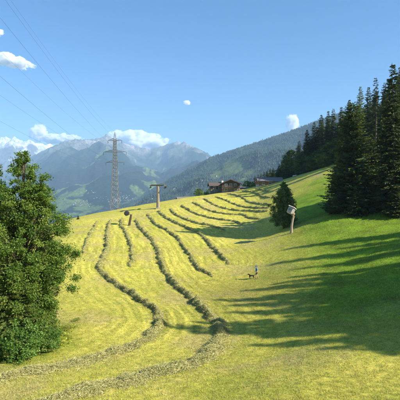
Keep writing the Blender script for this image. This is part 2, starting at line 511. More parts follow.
def mixc(a, b, f): return a*(1-f)[..., None] + np.array(b)*f[..., None]

massif = Range([(-500,150),(-100,186),(0,176),(20,164),(35,155),(50,147.5),(62,142.5),(75,139.5),(90,139.5),(102,137.5),(106.5,134),(111,137.5),(125,143.5),(140,147.5),(150,149),(160,147),(168,144),(178,141.5),(186,143),(195,147),(205,152),(213,156.5),(228,166),(250,180),(300,188),(600,190),(900,170)],
               2600, 9000, 11500, -300, .5, 620, 300, 400, 2100, power=1.0, fine=16)
X, Y, Z, SL = massif.X, massif.Yg, massif.Z, massif.slope
n1 = fbm(X/900, Y/900, 5); n2 = fbm(X/260, Y/260, 4)
c = np.broadcast_to(np.array([.020,.036,.020]), X.shape+(3,)).copy()
past = sstep(.30, .40, .75*n1 + .60*n2 + .26*sstep(150, -200, Z) - .10*sstep(200, 700, Z))
c = mixc(c, (.15,.215,.055), past*.95)
c = mixc(c, (.095,.115,.055), sstep(620, 900, Z + 260*n2))
c = mixc(c, (.20,.19,.165), sstep(900, 1150, Z + 260*n2 + 250*(SL-.6)))
c = mixc(c, (.50,.48,.44), sstep(.34, .50, n2 + .3*n1)*sstep(900, 1100, Z)*.8)
massif.mesh('mountain_range', c, land_material('mountain_land', 'massif'))

snow = Range([(-500,150),(-200,138),(-60,141),(-30,138),(0,138.5),(6,136.5),(10,138),(16,137.5),(22,141),(30,140.5),(38,143),(50,145),(70,150),(110,158),(300,175),(900,180)],
             8600, 11600, 12400, -200, .5, 300, 130, 800, 2200, power=1.0)
X, Y, Z, SL = snow.X, snow.Yg, snow.Z, snow.slope
n2 = fbm(X/420, Y/420, 5)
c = np.broadcast_to(np.array([.16,.15,.14]), X.shape+(3,)).copy()
c = mixc(c, (.90,.90,.90), sstep(900, 1160, Z + 330*n2 - 240*(SL-.9)))
snow.mesh('snowy_mountain_range', c, land_material('snow_and_rock', 'snow'))

spur = Range([(-500,226),(60,222),(90,214),(112,207.5),(130,200),(150,190),(162,182.5),(180,174.5),(192,167.5),(212,157.5),(242,147.5),(270,138.5),(300,128),(318,121),(350,110),(400,96),(500,72),(900,60)],
             900, 3300, 4300, -240, .45, 420, 150, 110, 900, power=.95)
X, Y, Z = spur.X, spur.Yg, spur.Z
n1 = fbm(X/420+4, Y/420, 5); n2 = fbm(X/130, Y/130, 4)
SPAST = sstep(.36, .48, n1 + .25*n2 + .34*sstep(60, -120, Z) - .1*sstep(150, 400, Z))
c = np.broadcast_to(np.array([.020,.036,.020]), X.shape+(3,)).copy()
c = mixc(c, (.095,.135,.045), SPAST)
spur.mesh('wooded_ridge', c, land_material('wooded_land', 'spur'))

# valley floor, far out to the horizon
vr = np.geomspace(400, 12500, 60); va = np.radians(np.arange(0, 360, 4))
VA, VR = np.meshgrid(va, vr)
vx = (VR*np.sin(VA)).ravel(); vy = (VR*np.cos(VA)).ravel()
vz = CZ - 130 - 215*sstep(380, 1400, VR.ravel())
i, j = np.meshgrid(np.arange(len(vr)-1), np.arange(len(va)), indexing='ij'); k = len(va)
q = np.stack([i*k+j, i*k+(j+1) % k, (i+1)*k+(j+1) % k, (i+1)*k+j], -1).reshape(-1, 4)[:, ::-1]
f = sstep(-.1, .3, fbm(vx/500, vy/500, 4))
vc = np.array([.05,.085,.03])*(1-f)[:, None] + np.array([.16,.22,.06])*f[:, None]
tag(mobj('valley_floor', np_mesh('valley_floor', np.stack([vx, vy, vz], 1), q, [land_material('valley_land', 'valley')], vcol={'Col': vc}, smooth=True)), kind='structure')

# trees that clothe the far ridge: one mass
def far_wood():
    n = 60000
    wts = (1-SPAST[:, :]).copy(); iu = R.integers(0, spur.nu, n*2); iy = R.integers(0, int(spur.ny*.8), n*2)
    ok = (R.random(n*2) < wts[iu, iy]) & (spur.u[iu] > 40) & (spur.u[iu] < 345)
    iu, iy = iu[ok][:n], iy[ok][:n]
    a = spur.a[iu] + R.normal(0, .0018, len(iu)); y = spur.Y[iy] + R.normal(0, 9, len(iu))
    ju = np.clip(iu, 0, spur.nu-1); z = spur.Z[ju, iy] + CZ
    x = a*y; h = R.uniform(8, 17, len(iu)); w = h*R.uniform(.22, .40, len(iu))
    k = 5; th = np.arange(k)*2*np.pi/k
    V = np.zeros((len(iu), k+1, 3))
    rot = R.random(len(iu))*6.28
    V[:, :k, 0] = x[:, None] + w[:, None]*np.cos(th+rot[:, None]); V[:, :k, 1] = y[:, None] + w[:, None]*np.sin(th+rot[:, None])
    V[:, :k, 2] = z[:, None] - 3 + h[:, None]*.1
    V[:, k] = np.stack([x, y, z+h-3], 1)
    b = np.arange(len(iu))*(k+1)
    Fc = np.concatenate([np.stack([b+i, b+(i+1) % k, b+k], 1) for i in range(k)])
    tint = np.tile(R.random(len(iu)), k)
    m = leafmat('far_foliage', [(0, (.014,.026,.016)), (.6, (.026,.045,.023)), (1, (.05,.074,.03))], transl=0, objvar=0)
    tag(mobj('far_woodland', np_mesh('far_woodland', V.reshape(-1, 3), Fc, [m], fattr={'tint': tint})),
        'blue-green conifer woodland covering the ridge beyond the chalets', 'woodland', kind='stuff')
far_wood()

# ------------------------------------------------------------------ haze: clear summer air, thickening with distance
hz = MB(); hz.box(-14000, 14000, -1500, 12600, CZ-760, CZ+1900)
hm = bpy.data.materials.new('haze_air'); hm.use_nodes = True
hnt = hm.node_tree; hnt.nodes.remove(hnt.nodes['Principled BSDF'])
pv = hnt.nodes.new('ShaderNodeVolumePrincipled')
pv.inputs['Color'].default_value = (.46, .71, 1.0, 1); pv.inputs['Density'].default_value = 9.8e-5
pv.inputs['Anisotropy'].default_value = .0
hnt.links.new(pv.outputs[0], hnt.nodes['Material Output'].inputs['Volume'])
tag(hz.build('haze', hm), 'pale blue summer haze filling the valley air', 'haze', kind='stuff')

# ------------------------------------------------------------------ trees
def rhombi(C, A, B):
    """leaf faces: centre, half length vector, half width vector"""
    n = len(C); V = np.empty((n, 4, 3), np.float32)
    V[:, 0] = C-A; V[:, 1] = C+B-A*.1; V[:, 2] = C+A; V[:, 3] = C-B-A*.1
    return V.reshape(-1, 3), np.arange(n*4).reshape(-1, 4)
def unit(v): return v/np.maximum(np.linalg.norm(v, axis=-1, keepdims=True), 1e-9)
def rnd_dirs(rg, n): return unit(rg.normal(size=(n, 3)))

def leaves_at(rg, C, out, size, upbias=.5):
    """leaves round centres C; out = outward direction"""
    n = len(C)
    a = unit(rnd_dirs(rg, n)*.9 + out*.5 + np.array([0, 0, -.25]))
    nrm = unit(rnd_dirs(rg, n) + np.array([0, 0, upbias]) + out*.5)
    b = unit(np.cross(nrm, a))
    sz = size*rg.uniform(.6, 1.25, n)[:, None]
    return rhombi(C, a*sz, b*sz*rg.uniform(.38, .6, n)[:, None])

def broadleaf(seed, h, prof, ncl, nleaf, size, trunk_r=.16, clump=.5, squash=.6, trunk_lean=(0, 0), low=.12, inner=.45):
    """prof: [(t, radius)] crown outline. Returns (trunk MB, crown verts, faces, tint)"""
    rg = np.random.default_rng(seed)
    P = np.array(prof, float)
    tb = MB(); nk = 9
    ax = [Vector((trunk_lean[0]*t*h + .10*h*.12*math.sin(3*t+seed), trunk_lean[1]*t*h + .1*h*.12*math.cos(2.4*t+seed), h*.97*t)) for t in np.linspace(0, 1, nk)]
    tb.path([ax[0]-Vector((0, 0, .4))] + ax, [trunk_r*1.7] + [trunk_r*(1.15-1.05*t) for t in np.linspace(0, 1, nk)], 8)
    def axis(t):
        k = min(max(t, 0), .999)*(nk-1); i = int(k); f = k-i; return ax[i]*(1-f) + ax[i+1]*f
    VV, FF, TT, o = [], [], [], 0
    for c in range(ncl):
        # clumps more often where the crown is wide
        while True:
            t = rg.uniform(P[0, 0], P[-1, 0]); rad = np.interp(t, P[:, 0], P[:, 1])
            if rg.random() < (rad+.5)/(P[:, 1].max()+.5): break
        th = rg.uniform(0, 2*np.pi); fr = inner + (1-inner)*rg.random()**.6
        lump = 1 + .22*math.sin(3*th+seed+4*t) + .16*math.sin(7*t*6.28+th*2)
        r = rad*fr*lump
        a0 = axis(t); cen = np.array([a0.x+r*math.cos(th), a0.y+r*math.sin(th), h*t + rg.normal(0, .02*h)])
        st = axis(max(low, t - .10 - .35*r/h)); mid = (np.array(st)+cen)/2 + np.array([0, 0, .08*r])
        br = trunk_r*.30*(1-.6*t)
        tb.path([st, mid, cen], [br, br*.6, br*.18], 5)
        cs = clump*rg.uniform(.6, 1.4)*(.55+.45*min(1, rad/P[:, 1].max()*1.2))
        n = int(nleaf*rg.uniform(.6, 1.3)*(cs/clump))
        off = rg.normal(size=(n, 3))*np.array([cs, cs, cs*squash])*.62
        # twigs: pull some leaves to fingers reaching out of the clump
        od = np.array([math.cos(th), math.sin(th), .25]); od /= np.linalg.norm(od)
        k = rg.integers(0, 6, n); tw = rnd_dirs(rg, 6)*.9 + od*.5
        off = off*.62 + tw[k]*cs*rg.uniform(.1, 1.15, n)[:, None]*.75
        C = cen + off; out = unit(C - np.array([a0.x, a0.y, h*t-.6]))
        V, Fq = leaves_at(rg, C, out, size); VV.append(V); FF.append(Fq+o); o += len(V)
        TT.append(np.clip(rg.normal(.5, .2, n) + rg.normal(0, .17), 0, 1))
    return tb, np.concatenate(VV), np.concatenate(FF), np.concatenate(TT)

def conifer(seed, h, rad, whorls, nb, spray=.36, droop=.35, bare=.04, power=.85, dens=1.0, gaps=.12, lift=.25):
    rg = np.random.default_rng(seed); tb = MB()
    ax = [Vector((.012*h*math.sin(2.3*t+seed), .012*h*math.cos(1.7*t+seed), h*t)) for t in np.linspace(0, 1, 8)]
    r0 = h*.013+.05
    tb.path([ax[0]-Vector((0, 0, .6))] + ax, [r0*1.5] + [r0*(1.1-1.07*t) for t in np.linspace(0, 1, 8)], 7)
    CC, AA, BB, TT = [], [], [], []
    for w in range(whorls):
        t = bare + (1-bare)*(w+rg.uniform(-.3, .3))/whorls
        t = min(max(t, bare), .992)
        L0 = rad*(1-t)**power*(1 + .12*math.sin(9*t*6.28/2+seed)) + .12
        for b in range(max(3, int(nb*(.55+.45*(1-t))))):
            if rg.random() < gaps: continue
            th = rg.uniform(0, 2*np.pi); L = L0*rg.uniform(.48, 1.2)
            z0 = h*t; d = np.array([math.cos(th), math.sin(th), 0]); side = np.array([-d[1], d[0], 0])
            n = max(4, int(L/.16*dens)); s = np.sort(rg.random(n))**.8
            upt = lift*(t**1.5)
            zc = z0 + L*(upt*s - droop*(1-.55*t)*s**1.3 + .16*s**3)
            base = np.outer(s*L, d); base[:, 2] = zc
            sg = rg.choice([-1, 0, 1], n, p=[.38, .24, .38])
            wl = spray*(.45+.75*np.sin(np.pi*np.clip(s*.85+.12, 0, 1)))*(.55+.45*L/rad)
            dirv = unit(d*.75 + side*sg[:, None]*rg.uniform(.5, 1.1, n)[:, None] + np.array([0, 0, 1])*rg.uniform(-.55, .08, n)[:, None])
            c = base + dirv*wl[:, None]*.6
            nn = unit(np.array([0, 0, 1.0]) + rg.normal(0, .55, (n, 3)))
            bb = unit(np.cross(dirv, nn))*wl[:, None]*rg.uniform(.26, .46, n)[:, None]
            CC.append(c); AA.append(dirv*wl[:, None]); BB.append(bb)
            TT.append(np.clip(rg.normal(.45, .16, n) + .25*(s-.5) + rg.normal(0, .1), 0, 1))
    tip = np.array([[ax[-1].x, ax[-1].y, h*.985]])
    CC.append(tip); AA.append(np.array([[0, 0, .5]])); BB.append(np.array([[.07, 0, 0]])); TT.append(np.array([.5]))
    V, Fq = rhombi(np.concatenate(CC), np.concatenate(AA), np.concatenate(BB))
    return tb, V, Fq, np.concatenate(TT)

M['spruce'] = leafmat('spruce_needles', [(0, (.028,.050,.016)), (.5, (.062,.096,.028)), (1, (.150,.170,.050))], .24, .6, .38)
M['larch'] = leafmat('larch_needles', [(0, (.07,.105,.02)), (.5, (.14,.185,.035)), (1, (.24,.26,.07))], .35, .6)
M['pine'] = leafmat('pine_needles', [(0, (.028,.045,.02)), (.5, (.055,.08,.034)), (1, (.12,.12,.055))], .15, .6)
M['ash'] = leafmat('ash_leaves', [(0, (.045,.095,.014)), (.5, (.105,.185,.026)), (1, (.23,.295,.055))], .42)
M['shrub'] = leafmat('shrub_leaves', [(0, (.07,.15,.022)), (.5, (.15,.28,.045)), (1, (.29,.42,.12))], .42, .6)
M['darkleaf'] = leafmat('dark_leaves', [(0, (.036,.070,.016)), (.5, (.078,.132,.028)), (1, (.155,.21,.048))], .32)
M['weeds'] = leafmat('weed_leaves', [(0, (.22,.27,.04)), (.5, (.34,.39,.06)), (1, (.50,.48,.13))], .5)

PROTO = {}
def proto(key, gen, mat):
    tb, V, Fq, T = gen
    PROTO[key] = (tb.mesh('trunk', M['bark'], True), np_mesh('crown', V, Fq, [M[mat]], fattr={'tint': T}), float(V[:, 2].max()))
def plant(name, key, loc, h, label, group=None, cat='tree', rz=None, wide=1.0):
    """place a tree of height h with its base at loc"""
    tm, cm, ph = PROTO[key]; s = h/ph
    o = empty(name, loc, R.uniform(0, 6.28) if rz is None else rz)
    o.scale = (s*wide, s*wide, s)
    a = link(bpy.data.objects.new('trunk', tm), o); b = link(bpy.data.objects.new('crown', cm), o)
    tag(o, label, cat, group)
    return o

proto('spruce_a', conifer(1, 24, 3.9, 84, 15, spray=.40, power=.70, dens=1.5), 'spruce')
proto('spruce_b', conifer(2, 22, 3.2, 76, 13, spray=.40, gaps=.15, power=.68, dens=1.4), 'spruce')
proto('spruce_c', conifer(3, 25, 3.6, 80, 13, spray=.42, droop=.5, gaps=.2, power=.66, dens=1.4), 'spruce')
proto('spruce_wide', conifer(4, 21, 5.6, 84, 19, spray=.40, droop=.26, power=.52, gaps=.14, bare=.02, dens=1.7), 'spruce')
proto('larch', conifer(5, 23, 3.4, 74, 13, spray=.36, droop=.2, gaps=.2, power=.6, dens=1.4), 'larch')
proto('pine', conifer(6, 24, 2.4, 42, 8, spray=.44, droop=.1, bare=.5, power=.5, gaps=.3, dens=1.2), 'pine')
proto('small_spruce', conifer(8, 8, 2.3, 40, 14, spray=.32, power=.7, dens=1.4), 'spruce')
proto('round_tree', broadleaf(11, 9.0, [(.05,1.5),(.15,2.2),(.30,2.5),(.5,2.35),(.7,1.75),(.87,1.0),(.99,.25)], 330, 95, .13, .17, .48, .85, inner=.2), 'darkleaf')
proto('leafy_a', broadleaf(12, 15, [(.12,2.2),(.3,4.0),(.5,4.4),(.7,3.5),(.88,1.9),(.98,.5)], 150, 80, .26, .22, 1.0, .7), 'ash')
proto('leafy_b', broadleaf(13, 13, [(.10,2.4),(.3,3.6),(.55,3.6),(.8,2.2),(.97,.6)], 130, 80, .26, .2, 1.0, .7), 'darkleaf')
proto('bush', broadleaf(14, 4, [(.05,1.3),(.3,1.9),(.6,1.7),(.95,.5)], 70, 70, .13, .07, .5, .7, low=.02), 'ash')

# --- the big leafy trees at the left edge
def at(u, d): return Vector(((u-200)/F*d, d, gz1((u-200)/F*d, d)))
d0 = 31.0
b0 = at(25, d0); hh = CZ + (HOR-150)/F*d0 - b0.z
proto('left_big', broadleaf(21, hh, [(.05,1.5),(.12,1.9),(.25,2.5),(.42,2.85),(.52,2.85),(.64,2.45),(.73,2.0),(.80,1.6),(.87,1.1),(.93,.65),(.98,.3),(1.0,.1)], 560, 230, .085, .2, .46, .7, inner=.30), 'ash')
plant('leafy_tree', 'left_big', b0, hh*1.0, 'tallest bright green leafy tree with pointed top at the left edge', rz=1.1)
b1 = at(-16, 32); h1 = CZ + (HOR-160)/F*32 - b1.z
proto('left_side', broadleaf(22, h1, [(.06,2.2),(.25,3.0),(.5,3.2),(.7,2.5),(.85,1.5),(.95,.8),(1.0,.1)], 420, 210, .09, .2, .5, .7, inner=.3), 'ash')
plant('leafy_tree', 'left_side', b1, h1, 'leafy tree cut off by the left edge beside the tallest one', rz=.4)
proto('young_larch', conifer(31, 8.0, 3.6, 46, 13, spray=.15, droop=.24, power=.6, gaps=.12, bare=.04, dens=3.2), 'larch')
plant('young_larch', 'young_larch', at(8, 28.6), 7.6, 'low yellow-green young larch with level branches before the leafy trees')
proto('near_shrub', broadleaf(24, 2.7, [(.02,1.0),(.2,1.5),(.5,1.5),(.75,1.0),(.98,.35)], 110, 120, .085, .05, .36, .8, low=.02, inner=.3), 'shrub')
plant('shrub', 'near_shrub', at(22, 27.8), 2.9, 'glossy blue-green shrub at the foot of the left trees', cat='shrub')
plant('shrub', 'near_shrub', at(2, 27.6), 2.5, 'blue-green shrub at the left edge under the young larch', cat='shrub')
plant('shrub', 'near_shrub', at(44, 29.4), 1.9, 'smaller green shrub at the right skirt of the left trees', cat='shrub')
proto('weed', broadleaf(25, .8, [(.05,.45),(.4,.6),(.8,.4),(1.0,.15)], 26, 15, .085, .008, .24, .9, low=.02, inner=.1), 'weeds')
for u, d, h, lab in [(57,30.4,.8,'tall weed tuft beside the smaller green shrub'),(64,31.6,.6,'yellow-green weed tuft nearest the mown edge'),
                     (70,34.6,.55,'weed tuft below the lowest right branch of the leafy tree'),(61,33.4,.8,'leafy weed clump behind the mown edge weeds'),
                     (76,36.6,.4,'outermost weed tuft on the mown slope'),(52,31.6,1.2,'weed clump in the shade under the leafy tree')]:
    plant('weed', 'weed', at(u, d), h, lab, 'weeds beside the left trees', 'weed', wide=1.5)

# --- round tree in the middle of the meadow
gb = ground(284, 228.5); rt_h = CZ + (HOR-181)/F*gb.y - gb.z
plant('round_tree', 'round_tree', gb, rt_h, 'dark green egg-shaped tree standing alone on the meadow', rz=.7, wide=.87)

# --- conifers and leafy trees of the wood on the right, tops read from the photo
WOOD = [ # kind, u, v of the top, depth, label
 ('spruce_wide', 352, 101, 78, 'broad dark spruce with a wide skirt at the front of the right wood'),
 ('spruce_a', 392, 62, 72, 'tallest dark spruce at the right edge, in front of the wood'),
 ('spruce_c', 404, 72, 77, 'spruce cut off by the right edge, beside the tallest one'),
 ('small_spruce', 335, 168, 79, 'low bushy spruce left of the broad skirted spruce'),
 ('small_spruce', 366, 176, 75, 'low spruce in the dark between the two biggest front spruces'),
 ('small_spruce', 381, 170, 76, 'low dark spruce under the tallest spruce'),
 ('larch', 360, 86, 144, 'light green slender larch rising behind the broad skirted spruce'),
 ('pine', 375, 77, 132, 'thin pine with a bare stem and sparse top against the sky'),
 ('spruce_b', 368, 86, 138, 'spruce between the slender larch and the thin pine'),
 ('spruce_c', 384, 82, 134, 'spruce just right of the thin bare-stemmed pine'),
 ('spruce_b', 399, 66, 126, 'spruce behind the tallest one at the right edge'),
 ('spruce_a', 349, 99, 152, 'pointed spruce just left of the slender larch'),
 ('spruce_b', 341, 106, 156, 'second pointed spruce left of the slender larch'),
 ('spruce_c', 333, 108, 160, 'third pointed spruce left of the slender larch'),
 ('spruce_b', 327, 118, 162, 'narrow spruce in the middle of the wood skyline'),
 ('larch', 322, 120, 164, 'lighter larch near the middle of the wood skyline'),
 ('spruce_a', 317, 126, 166, 'dark spruce where the wood skyline starts to drop'),
 ('spruce_c', 311, 135, 170, 'spruce on the falling part of the wood skyline'),
 ('leafy_b', 300, 151, 172, 'rounded leafy tree at the left end of the tall wood'),
 ('leafy_a', 292, 149, 178, 'rounded bright leafy tree standing out of the wood above the meadow'),
 ('spruce_b', 305, 143, 176, 'spruce between the rounded leafy trees and the tall wood'),
 ('leafy_b', 312, 158, 160, 'dark leafy tree at the wood edge above the tan grass'),
 ('leafy_a', 322, 152, 150, 'leafy tree at the wood edge right of the tan grass'),
 ('leafy_b', 304, 163, 168, 'low leafy tree at the wood edge above the lit slope'),
 ('spruce_a', 285, 159, 188, 'spruce just left of the rounded bright leafy tree'),
 ('spruce_b', 279, 163, 186, 'small spruce behind the right end of the barn'),
 ('spruce_c', 273, 167, 196, 'small spruce behind the middle of the barn roof'),
 ('spruce_a', 267, 170, 204, 'small spruce behind the left end of the barn roof'),
 ('spruce_b', 261, 173, 212, 'small spruce left of the barn roof'),
 ('spruce_c', 255, 175, 220, 'lowest far spruce between barn and gabled chalet'),
 ('spruce_b', 371, 132, 83, 'slim spruce in the gap between the two biggest front spruces'),
 ('spruce_c', 382, 104, 84, 'dark spruce close behind the tallest one, on its left'),
 ('spruce_b', 341, 138, 85, 'shorter dark spruce behind the left skirt of the broad spruce'),
 ('small_spruce', 357, 186, 73, 'low shadowed spruce at the foot of the broad skirted spruce'),
 ('small_spruce', 396, 182, 69, 'low spruce at the right edge under the tallest one'),
 ('spruce_a', 298, 146, 184, 'spruce rising behind the rounded leafy trees'),
 ('spruce_c', 309, 137, 166, 'dark spruce left of the falling skyline spruce'),
 ('spruce_b', 288, 154, 178, 'spruce between the bright leafy tree and the barn spruces'),
 ('leafy_b', 284, 165, 186, 'low dark leafy tree right of the barn'),
 ('leafy_a', 331, 140, 154, 'bright leafy tree inside the wood above the broad spruce skirt'),
 ('larch', 345, 118, 146, 'pale larch left of the slender light green larch'),
 ('spruce_a', 307, 129, 172, 'tall spruce above the low leafy trees of the wood edge'),
 ('spruce_c', 314, 121, 171, 'tall dark spruce left of the lighter skyline larch'),
 ('spruce_a', 321, 114, 168, 'tall spruce behind the lighter skyline larch'),
 ('spruce_b', 328, 110, 167, 'tall spruce left of the third pointed spruce'),
 ('spruce_c', 299, 140, 182, 'dark spruce above the left end of the tall wood'),
 ('leafy_b', 317, 150, 158, 'dark leafy tree under the skyline larch'),
 ('leafy_b', 276, 169, 200, 'dark leafy tree behind the barn roof'),
 ('spruce_a', 270, 168, 210, 'spruce in the dark clump behind the barn'),
 ('spruce_c', 264, 171, 214, 'spruce in the dark clump left above the barn'),
 ('spruce_b', 258, 174, 218, 'spruce in the dark clump between barn and chalet'),
 ('spruce_a', 282, 161, 198, 'spruce where the dark clump meets the wood'),
 ('bush', 251, 181, 182, 'low bush left of the small timber hut'),
 ('bush', 210, 188, 184, 'bush peeping out left of the low farmhouse'),
 ('bush', 247, 180, 178, 'round green bush between the barn and the gabled chalet'),
 ('bush', 199, 188, 172, 'round green bush on the crest left of the chalets'),
 ('bush', 205, 193, 176, 'smaller bush against the left chalet'),
 ('small_spruce', 78, 215, 128, 'tiny dark spruce tip peeping over the left crest'),
]
NAMES = {'spruce_wide': 'spruce_tree', 'spruce_a': 'spruce_tree', 'spruce_b': 'spruce_tree', 'spruce_c': 'spruce_tree', 'small_spruce': 'spruce_tree',
         'larch': 'larch_tree', 'pine': 'pine_tree', 'leafy_a': 'leafy_tree', 'leafy_b': 'leafy_tree', 'bush': 'bush', 'round_tree': 'round_tree'}
for kind, u, v, d, lab in WOOD:
    b = at(u, d); h = CZ + (HOR-v)/F*d - b.z
    if h < 1.5: print('SHORT', lab, h); h = 1.5
    if d in (66, 72): print(lab, round(h, 1))
    plant(NAMES[kind], kind, b - Vector((0, 0, .15)), h, lab, cat='bush' if kind == 'bush' else 'tree',
          wide=min(1.6, max(.8, PROTO[kind][2]/h*(1.0 if kind not in ('spruce_wide',) else 1))))
# the inside of the wood, where one tree cannot be told from another
k = 0
while k < 62:
    y = R.uniform(124, 215); u = R.uniform(282, 420); x = (u-200)/F*y
    front = np.interp(u, [275, 300, 325, 345, 420], [200, 178, 162, 150, 130])
    if y < front: continue
    z = gz1(x, y); top = np.interp(u, [278, 300, 318, 333, 349, 362, 390, 420], [166, 152, 128, 112, 104, 94, 72, 60]) + R.uniform(4, 26)
    h = CZ + (HOR-top)/F*y - z
    if h < 9 or h > 27: continue
    plant('spruce_tree', ['spruce_a', 'spruce_b', 'spruce_c'][k % 3], (x, y, z-.2), h, 'dark spruce inside the wood, ' + ('among the rounded leafy trees' if u < 305 else 'under the falling part of the skyline' if u < 330 else 'behind the broad skirted spruce' if u < 366 else 'behind the tallest spruce at the right edge'), 'spruces inside the wood')
    k += 1
# the wood goes on along the right, beyond the frame; it throws the long shadows across the meadow
def shade_tree(u, v, h, kind):
    g = ground(u, v); t = math.tan(SUN_EL)
    L = np.arange(8, 90, .5); X = g.x + SUN_H.x*L; Y = g.y + SUN_H.y*L
    need = g.z + L*t - gz(X, Y); k = int(np.argmin(np.abs(need-h)))
    if X[k] < Y[k]*.53 + 1 and Y[k] > 0: print('IN FRAME', u, v, X[k], Y[k])
    plant('spruce_tree', kind, (X[k], Y[k], gz1(X[k], Y[k])-.2), h, 'spruce of the wood continuing right of the view', 'spruces right of the view')
for u, v, h, kind in [(150,322,25,'spruce_b'),(186,321,23,'spruce_c'),(222,306,24,'spruce_a'),(208,300,23,'spruce_b'),(232,292,24,'spruce_a'),(262,286,22,'spruce_b'),
                      (244,312,24,'spruce_c'),(236,329,20,'spruce_b'),(252,338,20,'spruce_b'),(236,346,22,'spruce_c'),(262,349,20,'spruce_b'),(300,352,19,'spruce_c'),(330,345,20,'spruce_b'),
                      (268,303,21,'spruce_a'),(290,313,19,'spruce_c'),(300,292,20,'spruce_a'),(320,275,20,'spruce_b'),(285,271,22,'spruce_c'),(262,266,23,'spruce_b'),
                      (305,258,20,'spruce_a'),(340,262,18,'spruce_b'),(345,300,18,'spruce_a'),(375,285,18,'spruce_c'),(380,318,17,'spruce_b'),(345,325,18,'spruce_a'),(395,340,17,'spruce_c'),(275,252,23,'spruce_b'),(256,297,22,'spruce_c'),(238,301,22,'spruce_a'),(278,292,21,'spruce_c'),(310,304,19,'spruce_a'),(320,316,19,'spruce_b'),(275,317,21,'spruce_a'),(330,285,19,'spruce_c'),(360,270,18,'spruce_b'),(360,310,18,'spruce_c'),(340,338,18,'spruce_c'),(375,334,17,'spruce_a'),(398,300,17,'spruce_b'),(395,265,17,'spruce_a'),(330,250,19,'spruce_b'),(278,280,21,'spruce_b'),(218,313,23,'spruce_c'),(365,345,17,'spruce_b'),(306,246,20,'spruce_c'),(328,242,19,'spruce_b'),(352,241,18,'spruce_a'),(372,239,18,'spruce_c'),(394,240,17,'spruce_b'),(345,252,18,'spruce_c'),(378,252,17,'spruce_a'),(318,266,19,'spruce_c'),(360,283,18,'spruce_a')]:
    shade_tree(u, v, h, kind)

# ------------------------------------------------------------------ hay windrows
def hay_material():
    m, nt, b = nodes('drying_hay')
    at = N(nt, 'ShaderNodeAttribute', attribute_name='tint')
    r = ramp(nt, [(0, (.17,.175,.050)), (.35, (.32,.31,.10)), (.7, (.47,.44,.175)), (1, (.62,.57,.28))])
    nt.links.new(at.outputs['Fac'], r.inputs[0]); nt.links.new(r.outputs[0], b.inputs['Base Color'])
    b.inputs['Roughness'].default_value = .8; b.inputs['Specular IOR Level'].default_value = .2
    nz = noise_node(nt, 25, 3, .7); bump(nt, b, nz.outputs[0], .6, .05)
    return m
M['hay'] = hay_material()
def windrow(i):
    lab, hw, _ = ROWS[i]; P = ROWPTS[i]; rg = np.random.default_rng(100+i); n = len(P)
    D = np.gradient(P, axis=0); D /= np.linalg.norm(D, axis=1)[:, None]; S = np.stack([-D[:, 1], D[:, 0]], 1)
    s = np.arange(n)*.22; K = 11
    dist = np.hypot(P[:, 0], P[:, 1])
    w = hw*np.where(dist > 34, .70, .80)*(1 + .48*pnoise(s/1.3+i*7, s*0+.5) + .25*pnoise(s/.6+i*3, s*0+2.5))*(1 + .75*sstep(40, 24, dist))
    hgt = .38*(hw/.42)**.5*(1 + .60*pnoise(s/.8+i*5, s*0+4.5) + .25*pnoise(s/.37+i*9, s*0+6.5) + .35*pnoise(s/2.6+i*11, s*0+7.7))*(1 - .45*sstep(44, 26, dist)); hgt = np.maximum(hgt, .08)
    end = np.minimum(1, np.minimum(s+.15, s[-1]-s+.15)/2.4); hgt *= np.sqrt(end); w *= .35+.65*end
    mnd = P + S*(.26*pnoise(s/1.7+i*13, s*0+9.5) + .14*pnoise(s/.7+i*3, s*0+1.5))[:, None]
    q = np.linspace(-1, 1, K)
    XY = mnd[:, None] + S[:, None]*(q[None, :, None]*w[:, None, None])
    prof = np.clip(1-np.abs(q)**1.7, 0, 1)
    nz = rg.normal(0, .09, (n, K)); w = w*(1+rg.normal(0, .05, n))
    Z = gz(XY[..., 0], XY[..., 1]) - .035 + prof*hgt[:, None]*(1+nz*2.0)
    V = np.concatenate([XY, Z[..., None]], 2).reshape(-1, 3)
    a, b = np.meshgrid(np.arange(n-1), np.arange(K-1), indexing='ij')
    Fq = np.stack([a*K+b, a*K+b+1, (a+1)*K+b+1, (a+1)*K+b], -1).reshape(-1, 4)[:, ::-1]
    T = np.clip(rg.normal(.34, .12, len(Fq)), 0, 1)
    # loose stalks on the heap, more and finer where it is near
    dens = np.interp(dist, [15, 25, 40, 70, 110, 170], [400, 310, 165, 66, 32, 20])
    cnt = rg.poisson(dens); idx = np.repeat(np.arange(n), cnt); m = len(idx)
    qq = np.where(rg.random(m) < .72, rg.uniform(-1.1, 1.1, m), rg.normal(0, 1.15, m)); qq = np.clip(qq, -2.8, 2.8)
    c2 = mnd[idx] + S[idx]*(qq*w[idx])[:, None] + D[idx]*rg.uniform(-.2, .2, m)[:, None]
    hz_ = gz(c2[:, 0], c2[:, 1]) + np.clip(1-np.abs(qq)**1.7, 0, 1)*hgt[idx] + rg.uniform(-.02, .07, m)
    sc = np.interp(dist[idx], [15, 40, 80, 170], [1, 1.35, 1.8, 2.3])
    ang = rg.uniform(-1.6, 1.6, m) + np.arctan2(D[idx, 1], D[idx, 0])
    el = rg.normal(0, .42, m)*(np.abs(qq) < 1.1)
    A = np.stack([np.cos(ang)*np.cos(el), np.sin(ang)*np.cos(el), np.sin(el)], 1)
    Bn = unit(np.cross(A, rnd_dirs(rg, m)))
    LV, LF = rhombi(np.concatenate([c2, hz_[:, None]], 1), A*(rg.uniform(.05, .16, m)*sc)[:, None], Bn*(rg.uniform(.006, .013, m)*sc)[:, None])
    LT = np.clip(rg.normal(.55, .24, m), 0, 1)
    o = mobj('hay_windrow', np_mesh('hay_windrow', np.concatenate([V, LV]), [Fq, LF+len(V)], [M['hay']], fattr={'tint': np.concatenate([T, LT])}, smooth=True))
    tag(o, lab, 'windrow', 'windrows of cut hay on the meadow')
